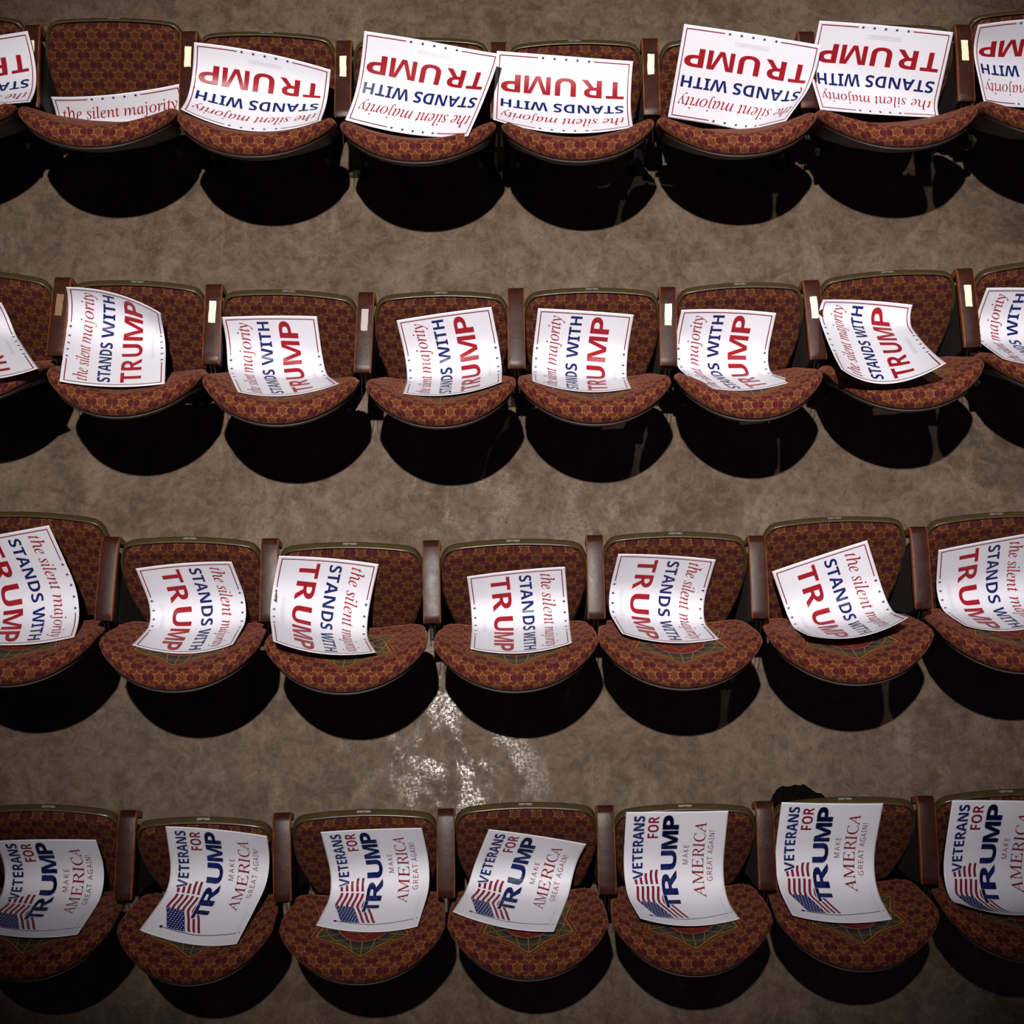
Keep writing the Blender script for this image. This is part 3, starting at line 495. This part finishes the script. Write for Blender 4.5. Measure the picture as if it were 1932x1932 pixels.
def cut(bm,flat=True):
    """slice along a grid so that the flat print can follow a curved sheet"""
    for ax,n_ in ((0,int(W_/GRID)),(1,int(H_/GRID))):
        for i in range(1,n_+1):
            co=[0,0,0]; no=[0,0,0]; co[ax]=i*GRID; no[ax]=1
            bmesh.ops.bisect_plane(bm,geom=bm.verts[:]+bm.edges[:]+bm.faces[:],plane_co=co,plane_no=no,dist=1e-6)
    V=[(v.co.x,v.co.y) for v in bm.verts]; bm.verts.index_update()
    F=[tuple(v.index for v in f.verts) for f in bm.faces]; bm.free(); return V,F
def fills(list_of_groups):
    out=bmesh.new()
    for g in list_of_groups:
        b=fill_mesh(g); m=bpy.data.meshes.new('t'); b.to_mesh(m); b.free(); out.from_mesh(m); bpy.data.meshes.remove(m)
    return cut(out)
A_in,B_=.0105,.0034
def frame_lines(side):
    i,t=A_in,B_; e=.288*W_ if side==0 else .305*W_
    L=[i,i, e,i, e,i+t, i+t,i+t, i+t,H_-i-t, e,H_-i-t, e,H_-i, i,H_-i]
    if side: L=[(W_-v if k%2==0 else v) for k,v in enumerate(L)]
    return [[L]]
stars=[[star5(W_*a,yy,.0068)] for a in (.322,.407,.49,.575,.66) for yy in (A_in+B_/2,H_-A_in-B_/2)]
def outline_box(x0,y0,x1,y1,t=.0008): return [rect(x0,y0,x1,y1),rect(x0+t,y0+t,x1-t,y1-t)]
def dashes(x0,x1,y,h,seed,w=(.002,.009)):
    R=random.Random(seed); L=[]; x=x0
    while x<x1:
        d=R.uniform(*w); L.append([rect(x,y,min(x+d,x1),y+h)]); x+=d+.0018
    return L
DES={}
DES['A']=[
 ('border_line',fills(frame_lines(0)),'maroon',0.0009),('border_line',fills(frame_lines(1)),'maroon',0.0009),
 ('star_print',fills(stars),'navy',0.0009),
 ('script_lettering',fills([place_text('silent',.055*W_,.945*W_,.115*H_,.300*H_)]),'red',0.0009),
 ('middle_lettering',fills([place_text('stands',.055*W_,.950*W_,.352*H_,.478*H_)]),'navy',0.0009),
 ('large_lettering',fills(place_letters('trump',.052*W_,.955*W_,.575*H_,.775*H_,SPREAD)),'red',0.0009),
 ('fine_print',fills([outline_box(.36*W_,.852*H_,.61*W_,.890*H_)]+dashes(.37*W_,.60*W_,.868*H_,.0022,3)),'grey',0.0009)]
# the flag of the second design: stripes wave along the reading direction
def wavy(a,b):
    t=(a-.10)/.42
    o=.115*(max(0,.27-a)/.18)**1.15+.010*math.sin(t*13.0-.9)*min(1,t*2)+.016*max(0,(a-.36)/.1)
    return (b+o)*H_,
def stripe(a0,a1,b0,b1,n=14,sk=0.):
    top=[];bot=[]
    for i in range(n+1):
        a=a0+(a1-a0)*i/n
        ta=a+ .0
        top+= [ta*W_, wavy(a,b0)[0]]; bot=[ta*W_, wavy(a,b1)[0]]+bot
    return top+bot
CA0,CA1,FB0,SH_=.092,.268,.092,.0262
def flag_groups():
    red=[];
    ends=[.455,.475,.495,.515,.525,.53,.535]
    for k in range(7):           # 13 stripes, red first and last
        b0=FB0+2*k*SH_; b1=b0+SH_; a0=CA1 if k<4 else CA0+.004
        if k==3: a0=CA1
        e=ends[k]
        if k<4:
            red.append([stripe(a0,.405,b0,b1)]); red.append([stripe(.418,e,b0-.004,b1-.004,4)])
        else:
            e2=[.40,.335,.265][k-4]
            red.append([stripe(a0,e2,b0,b1)])
            if k==4: red.append([stripe(.418,.515,b0-.004,b1-.004,4)])
    cant=[[stripe(CA0,CA1,FB0,FB0+7*SH_)]]
    dots=[]
    for r_ in range(9):
        for c_ in range(6 if r_%2==0 else 5):
            # the canton's short side runs along the reading direction
            fb=(c_+ (.5 if r_%2==0 else 1.0))/6.0; fa=(r_+.6)/9.2
            a=CA0+(CA1-CA0)*fa; b=FB0+7*SH_*fb
            dots.append([star5(a*W_,wavy(a,b)[0],.0025,0,.55)])
    pole=[[ [.086*W_,.155*H_, .074*W_,.50*H_, .098*W_,.93*H_, .103*W_,.93*H_, .080*W_,.50*H_, .092*W_,.155*H_] ],[star5(.089*W_,.150*H_,.006,0,.85,6)],[rect(.099*W_,.955*H_,.106*W_,.972*H_)]]
    return red,cant,dots,pole
red,cant,dots,pole=flag_groups()
def halo(key,box,d):
    L=[]
    for i in range(12):
        a=i*math.pi/6; dx,dy=d*math.cos(a),d*math.sin(a)
        bx=(box[0]+dx,box[1]+dx,box[2]+dy,box[3]+dy)
        if key=='trump': L+=place_letters(key,*bx,TIGHT)
        else: L.append(place_text(key,*bx))
    return L
BT=(.215*W_,.968*W_,.372*H_,.525*H_); BV=(.455*W_,.966*W_,.082*H_,.188*H_)
DES['B']=[
 ('flag_stripes',fills(red),'maroon',0.0009),('flag_canton',fills(cant),'navy',0.0011),('flag_stars',fills(dots),'white',0.0015),('flag_pole',fills(pole),'navy',0.0009),
 ('text_outline',fills(halo('trump',BT,.0034)),'white',0.0013),('text_outline',fills(halo('vets',BV,.0022)),'white',0.0013),
 ('top_lettering',fills([place_text('vets',*BV)]),'navy',0.0018),
 ('small_red_lettering',fills([place_text('fo',.772*W_,.962*W_,.222*H_,.330*H_)]),'maroon',0.0009),
 ('large_lettering',fills(place_letters('trump',*BT,TIGHT)+halo('trump',BT,.0011)),'navy',0.0018),
 ('slogan_first_line',fills([place_text('make',.545*W_,.705*W_,.590*H_,.642*H_)]),'maroon',0.0009),
 ('slogan_middle_line',fills([place_text('amer',.300*W_,.905*W_,.682*H_,.800*H_)]),'maroon',0.0009),
 ('slogan_last_line',fills([place_text('great',.420*W_,.830*W_,.832*H_,.888*H_)]),'maroon',0.0009),
 ('fine_print',fills(dashes(.10*W_,.30*W_,.925*H_,.0018,5)),'grey',0.0009)]
SIGNS=[[1, 0, "A", 180, 0.0547, 0.0288, 0.1709, 0.3292, 0.7531, 0.1312, 0.3147, 0.0039, 0.0004, 0.0537, -0.0914, -0.0031, 0.004], [1, 1, "A", 0, -0.004, 0.205, 0.12, 0.0, 1.0, 0.125, 0.12, -0.014, 0.03, 0.05, 0, 0, 0], [1, 2, "A", 180, 0.0077, 0.0097, -0.1372, -0.0062, 0.5002, 0.138, 0.2901, 0.012, 0.0288, 0.0721, 0.1114, 0.0117, 0.0143], [1, 3, "A", 180, 0.0503, -0.0521, -0.1374, 0.25, 0.0119, 0.0673, 0.2852, 0.0051, 0.0226, 0.0787, -0.3581, 0.0056, -0.0037], [1, 4, "A", 180, -0.034, 0.022, -0.0968, 0.3664, 0.4799, 0.1203, 0.3092, 0.0009, 0.0177, 0.0358, 0.0683, 0.0013, -0.0007], [1, 5, "A", 180, 0.0691, -0.0405, -0.1301, 0.2703, 0.6824, 0.2527, 0.1258, 0.0053, 0.0014, 0.0466, -0.5702, 0.005, 0.0015], [1, 6, "A", 180, -0.0189, -0.0421, -0.1245, 0.2178, 0.3413, 0.2101, 0.12, 0.0069, 0.0023, 0.033, 0.3969, 0.0181, 0.0071], [1, 7, "A", 180, -0.0241, -0.0345, -0.0374, -0.0604, -0.0097, 0.1679, 0.1769, 0.0115, 0.019, 0.0342, 0.2834, 0.0011, -0.014], [2, 0, "A", 90, -0.0911, 0.1088, 0.2723, 0.028, 0.865, 0.0145, 0.1767, 0.0062, 0.028, 0.0517, 0.2062, 0.0205, 0.0066], [2, 1, "A", 90, -0.0555, -0.0093, -0.1195, -0.353, 0.7238, 0.1379, 0.2555, 0.0261, 0.0161, 0.0512, 0.2796, 0.0285, 0.018], [2, 2, "A", 90, -0.0655, 0.0687, 0.0676, 0.02, 1.001, 0.1706, 0.2042, 0.0059, 0.0261, 0.0246, 0.1769, 0.0333, 0.0035], [2, 3, "A", 90, 0.0082, 0.0521, 0.1543, 0.0486, 0.9733, 0.1908, 0.2226, 0.0042, 0.0229, 0.0173, -0.1099, 0.0006, 0.0005], [2, 4, "A", 90, -0.02, 0.0578, -0.0944, 0.0147, 0.9946, 0.1984, 0.2151, 0.0034, 0.023, 0.0124, 0.0606, -0.0037, -0.0018], [2, 5, "A", 90, -0.044, 0.0512, -0.1091, 0.0207, 1.0137, 0.1949, 0.2145, 0.0116, 0.0243, 0.0344, 0.2196, 0.0265, -0.0055], [2, 6, "A", 90, -0.0786, 0.0533, -0.2052, -0.0818, 0.6767, 0.0472, 0.1264, 0.0078, 0.0631, 0.0285, 0.1469, 0.026, -0.0145], [2, 7, "A", 90, -0.0388, 0.068, -0.1586, 0.0077, 0.9182, 0.1588, 0.2091, 0.0056, 0.0205, 0.0183, 0.1127, -0.0005, -0.0081], [3, 0, "A", -90, -0.0692, -0.047, 0.2618, 0.1895, 0.8554, 0.2669, 0.2557, 0.0001, 0.0179, 0.0144, -0.0875, -0.0079, -0.0022], [3, 1, "A", -90, -0.0145, 0.0417, 0.14, -0.0238, 0.9869, 0.2131, 0.2147, 0.0092, 0.0303, 0.0323, -0.1176, -0.0121, 0.0038], [3, 2, "A", -90, -0.0628, 0.0103, -0.2479, 0.1739, 1.0542, 0.1904, 0.289, 0.0104, 0.0238, 0.0327, 0.3168, 0.0139, -0.0243], [3, 3, "A", -90, 0.007, 0.0901, 0.0633, -0.0202, 1.0394, 0.1788, 0.2028, 0.0055, 0.0245, 0.0161, -0.0497, -0.0012, -0.0066], [3, 4, "A", -90, -0.0311, 0.0297, -0.1149, -0.0676, 1.026, 0.2296, 0.2027, 0.0059, 0.0224, 0.018, 0.1739, 0.0065, -0.0052], [3, 5, "A", -90, -0.0629, 0.0596, 0.3364, 0.2955, 1.1672, 0.2011, 0.2254, 0.0026, 0.0332, 0.0045, -0.1989, -0.0047, -0.0064], [3, 6, "A", -90, -0.05, 0.0313, 0.1027, 0.0158, 1.0373, 0.2379, 0.2196, 0.0023, 0.0281, 0.0137, -0.0133, -0.0047, -0.0119], [4, 0, "B", 90, -0.0062, 0.0768, 0.0422, 0.0565, 1.0547, 0.1796, 0.2214, 0.0038, 0.0185, 0.0179, -0.05, -0.0084, -0.0018], [4, 1, "B", 90, 0.0511, -0.0172, -0.0257, 0.0538, 0.7753, 0.1975, 0.2152, 0.0069, 0.0311, 0.0323, -0.1707, -0.0159, 0.0131], [4, 2, "B", 90, 0.0258, 0.0058, 0.0754, 0.005, 0.9497, 0.2318, 0.2184, 0.0032, 0.023, 0.0188, -0.1606, -0.014, 0.0058], [4, 3, "B", 90, 0.0379, 0.067, -0.2696, -0.0132, 1.0635, 0.1981, 0.206, 0.0035, 0.0194, 0.0146, 0.0258, -0.0129, 0.0013], [4, 4, "B", 90, -0.0316, -0.0405, -0.0314, 0.2236, 1.0271, 0.2673, 0.2674, -0.0009, 0.0253, 0.0124, 0.1357, -0.0014, 0.0019], [4, 5, "B", 90, -0.0544, -0.0502, -0.0509, 0.2445, 0.9048, 0.2618, 0.2699, -0.003, 0.0212, 0.0058, 0.1035, -0.0074, 0.0031], [4, 6, "B", 90, -0.0406, -0.0522, -0.0787, 0.3692, 1.4606, 0.3161, 0.3227, 0.0036, 0.0253, 0.0244, 0.0929, -0.0069, 0.0025]]
def build_sign(rec,label,group):
    r,k,des,ori=rec[:4]; q=rec[4:]
    vert=SH if ori in (0,180) else SW; hw=(SW if ori in (0,180) else SH)/2
    fr=chair_frame(r,k); fn=sheet_fn(q,vert)
    cen=to_world(fr,fn(0,vert*.5))
    def wp(x,p,h=0.):
        P=to_world(fr,fn(x,p,h)); return (P[0]-cen[0],P[1]-cen[1],P[2]-cen[2])
    root=bpy.data.objects.new('placard',None); COL.objects.link(root); root.location=cen; root.empty_display_size=.05
    tag(root,label,'placard',group)
    nx,ny=int(2*hw/.0065),int(vert/.0065); V=[];F=[]
    for h in (0.,-.0007):
        for j in range(ny+1):
            for i in range(nx+1): V.append(wp(-hw+2*hw*i/nx,vert*j/ny,h))
    n1=(nx+1)*(ny+1)
    for j in range(ny):
        for i in range(nx):
            a=j*(nx+1)+i; F.append((a,a+nx+1,a+nx+2,a+1)); F.append((n1+a,n1+a+1,n1+a+nx+2,n1+a+nx+1))
    for i in range(nx):
        F.append((i,i+1,n1+i+1,n1+i)); a=ny*(nx+1)+i; F.append((a,n1+a,n1+a+1,a+1))
    for j in range(ny):
        a=j*(nx+1); F.append((a,n1+a,n1+a+nx+1,a+nx+1)); b=a+nx; F.append((b,b+nx+1,n1+b+nx+1,n1+b))
    me=mesh('card',V,F,False,mats=[M['paper']]); me.polygons.foreach_set('use_smooth',[len(f)==4 and i<2*nx*ny for i,f in enumerate(F)])
    link('card',me,root)
    def conv(a,b):
        if ori==0: return a-hw,b
        if ori==180: return hw-a,vert-b
        if ori==90: return b-hw,vert-a
        return hw-b,a
    for nm,(V2,F2),mat,h in DES[des]:
        V=[wp(*conv(a,b),h) for a,b in V2]
        # keep faces up: print coords have b down
        F=[f for f in F2]
        o=link(nm,mesh(nm,V,F,True,mats=[M[mat]]),root)
    return root
# ---------------- build the rows ----------------
ROWN={0:'row beyond the top edge',1:'top row',2:'second row',3:'third row',4:'bottom row'}
ORD=['first','second','third','fourth','fifth','sixth','seventh','eighth','ninth']
VIS={1:range(0,8),2:range(0,8),3:range(0,7),4:range(0,7)}
def num_plate(key,mat='plate'):
    bms=[(bevel_box(0,0,0,.044,.013,.0016,.0006),0),(tube((-.018,0,.0004),(-.018,0,.0016),.0018),2),(tube((.018,0,.0004),(.018,0,.0016),.0018),2)]
    if key:
        wd={'n10':.0115,'n21':.0125,'n19':.0125,'n11':.010,'n9':.006}[key]
        b=fill_mesh([[c for c in L] for L in place_text(key,-wd/2,wd/2,-.0035,.0035,True)])
        for v in b.verts: v.co=Vector((v.co.x,-v.co.y,.00095))
        bms.append((b,1))
    return join_bm('number_plate',bms,[M[mat],M['ink'],M['steel']])
PL={k:num_plate(k) for k in ('n10','n21','n19','n11','n9')}
PLATE={(1,1):'n9',(1,2):'n10',(1,4):'n19',(2,1):'n9',(2,2):'n19',(2,3):'n11',(2,4):'n10',(2,5):'n11',(2,6):'n19',(3,1):'n9',(3,2):'n10',(3,3):'n19',(3,4):'n11',(3,5):'n10',(3,6):'n21',(4,0):'n21',(4,1):'n10',(4,2):'n9',(4,3):'n19',(4,4):'n11',(4,5):'n10',(4,6):'n9'}
def build_chair(fr,key,dl,sl,label,group):
    root=bpy.data.objects.new('theatre_seat',None); COL.objects.link(root); root.empty_display_size=.1
    root.location=fr[:3]; root.rotation_euler=(0,0,fr[3]); root.scale=(fr[4],1,1)
    tag(root,label,'seat',group)
    link('seat_cushion',ME_SEAT,root); link('seat_pan',ME_PAN,root); link('hinge',ME_HINGE,root)
    bk=link('backrest',ME_BACK,root); bk.location=(0,BB[0]+sl,BB[1]); bk.rotation_euler=(-dl,0,0)
    sh=link('back_shell',ME_SHELL,root); sh.location=bk.location; sh.rotation_euler=bk.rotation_euler
    if key in PLATE:
        p=link('number_plate',PL[PLATE[key]],sh)
        a=back_fn(0,.4035,-.030); p.location=a; p.rotation_euler=(-(REC-.10)+.12,0,0)
    return root
# armrest
def arm_mesh():
    path=[(-.299,-.0185),(-.296,-.0172),(-.27,-.0142),(-.22,-.0100),(-.17,-.0065),(-.12,-.0035),(-.08,-.0015),(-.035,0)]
    for i in range(1,7):
        a=i/6*math.pi/2; path.append((-.035+.032*math.sin(a),-.032*(1-math.cos(a))))
    path+=[(-.003,-.055),(-.003,-.085)]
    # rounded cross-section (x, depth below the surface)
    hw,th,rr=.0290,.026,.0045; cs=[]
    for (sx,sy,a0) in ((1,1,0),(1,-1,1),(-1,-1,2),(-1,1,3)):
        pass
    def arc(cx,cy,a0,a1):
        return [(cx+rr*math.cos(a0+(a1-a0)*i/4),cy+rr*math.sin(a0+(a1-a0)*i/4)) for i in range(5)]
    cs=arc(hw-rr,-rr,0,math.pi/2)[:]; cs=arc(hw-rr,-rr,0,math.pi/2)+arc(-hw+rr,-rr,math.pi/2,math.pi)+arc(-hw+rr,-th+rr,math.pi,1.5*math.pi)+arc(hw-rr,-th+rr,1.5*math.pi,2*math.pi)
    V=[];UV=[];F=[];n=len(cs); ln=0
    for i,(y,z) in enumerate(path):
        a=path[max(0,i-1)];b=path[min(len(path)-1,i+1)]; ty,tz=b[0]-a[0],b[1]-a[1]; l=math.hypot(ty,tz); ty,tz=ty/l,tz/l; ny,nz=-tz,ty
        if i: ln+=math.hypot(path[i][0]-path[i-1][0],path[i][1]-path[i-1][1])
        ins=1. if i not in (0,) else .93
        for (x,d) in cs:
            dd=d*ins if i else d*.9-.001
            V.append((x*ins,y+ny*dd,z+nz*dd)); UV.append((x,ln))
    for i in range(len(path)-1):
        for j in range(n): F.append((i*n+j,i*n+(j+1)%n,(i+1)*n+(j+1)%n,(i+1)*n+j))
    F.append(tuple(range(n))[::-1]); F.append(tuple((len(path)-1)*n+j for j in range(n)))
    me=mesh('arm_pad',V,F,False,UV,[M['wood']]); me.polygons.foreach_set('use_smooth',[len(f)==4 for f in F]); return me
ME_ARM=arm_mesh()
def stand_mesh():
    prof=[(-.285,-.043),(-.045,-.030),(-.045,-.10),(-.07,-.25),(-.09,-.50),(-.06,-.572),(-.06,-.583),(-.24,-.583),(-.24,-.572),(-.22,-.54),(-.22,-.40),(-.245,-.26),(-.265,-.20),(-.272,-.15),(-.275,-.10)]
    bm=bmesh.new(); vs=[bm.verts.new((-.019,y,z)) for y,z in prof]; f=bm.faces.new(vs)
    g=bmesh.ops.extrude_face_region(bm,geom=[f]); 
    for v in g['geom']:
        if isinstance(v,bmesh.types.BMVert): v.co.x=.019
    bmesh.ops.recalc_face_normals(bm,faces=bm.faces[:]); bmesh.ops.bevel(bm,geom=bm.edges[:],offset=.003,segments=1,affect='EDGES')
    return join_bm('stand',[bm,bevel_box(0,-.15,-.574,.07,.18,.012,.003)],[M['iron']])
ME_STAND=stand_mesh()
ME_STRAP=join_bm('hinge_strap',[tube((-.006,-.275,-.045),(-.0075,-.312,-.09),.0015,6),tube((-.0075,-.312,-.09),(-.010,-.335,-.15),.0015,6),tube((.006,-.275,-.045),(.0075,-.312,-.09),.0015,6),tube((.0075,-.312,-.09),(.010,-.335,-.15),.0015,6)],[M['steel']])
def label_mesh(seed,mat):
    R=random.Random(seed); pts=[]; hw,hl=.0115,.038
    for (x0,y0,x1,y1) in ((-hw,-hl,hw,-hl),(hw,-hl,hw,hl),(hw,hl,-hw,hl),(-hw,hl,-hw,-hl)):
        for i in range(5):
            t=i/5; pts.append((x0+(x1-x0)*t+R.uniform(-.0008,.0008),y0+(y1-y0)*t+R.uniform(-.0012,.0012)))
    n=len(pts); V=[(x,y,0) for x,y in pts]+[(x,y,.0009) for x,y in pts]; F=[tuple(range(n,2*n))]+[(i,(i+1)%n,n+(i+1)%n,n+i) for i in range(n)]
    return mesh('arm_label',V,F,False,mats=[M[mat]])
ARML={(1,1):'cream',(1,2):'cream',(1,3):'cream',(1,5):'cream',(1,7):'cream',(2,1):'brass',(2,2):'cream',(2,3):'dull',(2,5):'cream',(2,6):'cream',(2,7):'cream'}
def build_arm(r,k,b,f,label,group):
    root=bpy.data.objects.new('armrest',None); COL.objects.link(root)
    root.location=(b[0],b[1],b[2]-ARM_H); root.rotation_euler=(0,0,math.atan2(b[1]-f[1],b[0]-f[0])-math.pi/2)
    tag(root,label,'armrest',group)
    L=math.hypot(b[0]-f[0],b[1]-f[1])/.299
    for nm,me in (('arm_pad',ME_ARM),('stand',ME_STAND),('hinge_strap',ME_STRAP)):
        o=link(nm,me,root); o.location=(0,0,ARM_H)
        if nm=='arm_pad': o.scale=(1,L,1)
    if (r,k) in ARML:
        o=link('arm_label',label_mesh(r*10+k,ARML[(r,k)]),root); yy=-.115 if r==1 else -.112
        o.location=(0,yy,ARM_H-.0045+.0009); o.rotation_euler=(math.radians(-2.8)*-1,0,random.uniform(-.03,.03))
        if ARML[(r,k)]!='cream': tag(o,'worn brown label' if ARML[(r,k)]=='brass' else 'dull grey label')
    return root
def nth(i,n):
    if i==0: return 'leftmost'
    if i==n-1: return 'rightmost'
    return ORD[i]+' from the left'
SEATNOTE={(1,1):'back bare, upright placard'}
SEATGEN={1:'upside-down placard',2:'upward-reading placard',3:'downward-reading placard',4:'sideways flag placard'}
for r in (1,2,3,4):
    n=len(ARMS[r])-1
    for k in range(n):
        fr=chair_frame(r,k); dl,sl=back_tip(r,k)
        lab='star-patterned red theatre seat, %s, %s in the %s'%(SEATNOTE.get((r,k),SEATGEN[r]),nth(k,n),ROWN[r])
        build_chair(fr,(r,k),dl,sl,lab,'theatre seats of the %s'%ROWN[r])
    na=len(ARMS[r])
    vis=[k for k in range(na) if -20<ARMS[r][k][0][0]<1950]
    for k in range(na):
        b,f=arm_pts(r,k)
        if k in vis:
            i=vis.index(k); ex=', with a %s label'%({'cream':'cream','brass':'worn brown','dull':'dull grey'}[ARML[(r,k)]]) if (r,k) in ARML else ''
            lab='dark wooden armrest, %s in the %s%s'%(nth(i,len(vis)),ROWN[r],ex)
        else: lab='dark wooden armrest just outside the %s edge of the %s'%('left' if k==0 else 'right',ROWN[r])
        build_arm(r,k,b,f,lab,'armrests of the %s'%ROWN[r])
# the row behind the top one, out of frame but its shadows reach in
for k in range(8):
    fr=chair_frame(1,k); fr=(fr[0]+.03,fr[1]+ROW_D,fr[2]+ROW_H,fr[3],fr[4])
    build_chair(fr,None,0,0,'star-patterned red theatre seat, %s in the row beyond the top edge'%nth(k,8),'theatre seats of the row beyond the top edge')
for k in range(9):
    b,f=arm_pts(1,k); b=(b[0]+.03,b[1]+ROW_D,b[2]+ROW_H); f=(f[0]+.03,f[1]+ROW_D,f[2]+ROW_H)
    build_arm(0,k,b,f,'dark wooden armrest, %s in the row beyond the top edge'%nth(k,9),'armrests of the row beyond the top edge')
# ---------------- placards ----------------
ns={1:8,2:8,3:7,4:7}
DESC={1:'white placard lying upside down',2:'white slogan placard, letters running upward',3:'white slogan placard, letters running downward',4:'white veterans placard with flag print'}
SPEC={(1,1):'white slogan placard the right way up, half hidden behind a seat cushion, top row',
(1,4):'white placard lying upside down, nearly level, fifth from the left in the top row',
(2,6):'white placard strongly curled at its lower end, seventh in the second row',
(3,5):'white slogan placard tilted diagonally, sixth from the left in the third row',
(4,3):'white veterans placard with flag tilted clockwise, middle seat of the bottom row'}
for rec in SIGNS:
    r,k=rec[0],rec[1]
    lab=SPEC.get((r,k)) or '%s, %s in the %s'%(DESC[r],nth(k,ns[r]),ROWN[r])
    build_sign(rec,lab,'placards on the seats of the %s'%ROWN[r])
# ---------------- ragged hole in the concrete ----------------
def hole():
    cx,cy,_=unproj(1507,1533,0); R0=.105
    root=bpy.data.objects.new('floor_hole',None); COL.objects.link(root); root.location=(cx,cy,0)
    tag(root,'ragged black hole in the concrete behind the sixth seat of the bottom row','hole')
    R=random.Random(4); n=72; V=[];F=[]
    def yclip(x,y): return max(y,edge_y(4,cx+x)-cy+.004)
    for ring,(s,z) in enumerate(((1.0,.0008),(.93,.008),(.80,.009),(.66,.0045),(.5,.002),(.0,.0015))):
        for i in range(n):
            a=2*math.pi*i/n; nn=noise.noise(Vector((math.cos(a)*3.1,math.sin(a)*3.1,1)))*.10+noise.noise(Vector((math.cos(a)*9,math.sin(a)*9,4)))*.07
            rr=R0*(s+(nn if ring<3 else nn*.3)); x,y=rr*math.cos(a)*1.08,rr*math.sin(a)*.92
            V.append((x,yclip(x,y),z+(R.uniform(0,.006) if 0<ring<4 else 0)))
    for k in range(5):
        for i in range(n): F.append((k*n+i,k*n+(i+1)%n,(k+1)*n+(i+1)%n,(k+1)*n+i))
    link('tar_rim_hole_dark',mesh('tar_rim_hole_dark',V,F,False,mats=[M['tar_dark']]),root)  # floor is not cut: black disc paints the hole's dark inside a tar rim
    V=[];F=[]
    pr=((.050,.012),(.054,.020),(.058,.020),(.061,.012),(.062,.004))
    for (q,z) in pr:
        for i in range(49):
            a=math.pi*i/48; x,y=q*math.cos(a),q*math.sin(a)-.02; V.append((x,yclip(x,y),z))
    for k in range(len(pr)-1):
        for i in range(48): F.append((k*49+i,k*49+i+1,(k+1)*49+i+1,(k+1)*49+i))
    link('rubber_collar',mesh('rubber_collar',V,F,True,mats=[M['rubber']]),root)
hole()
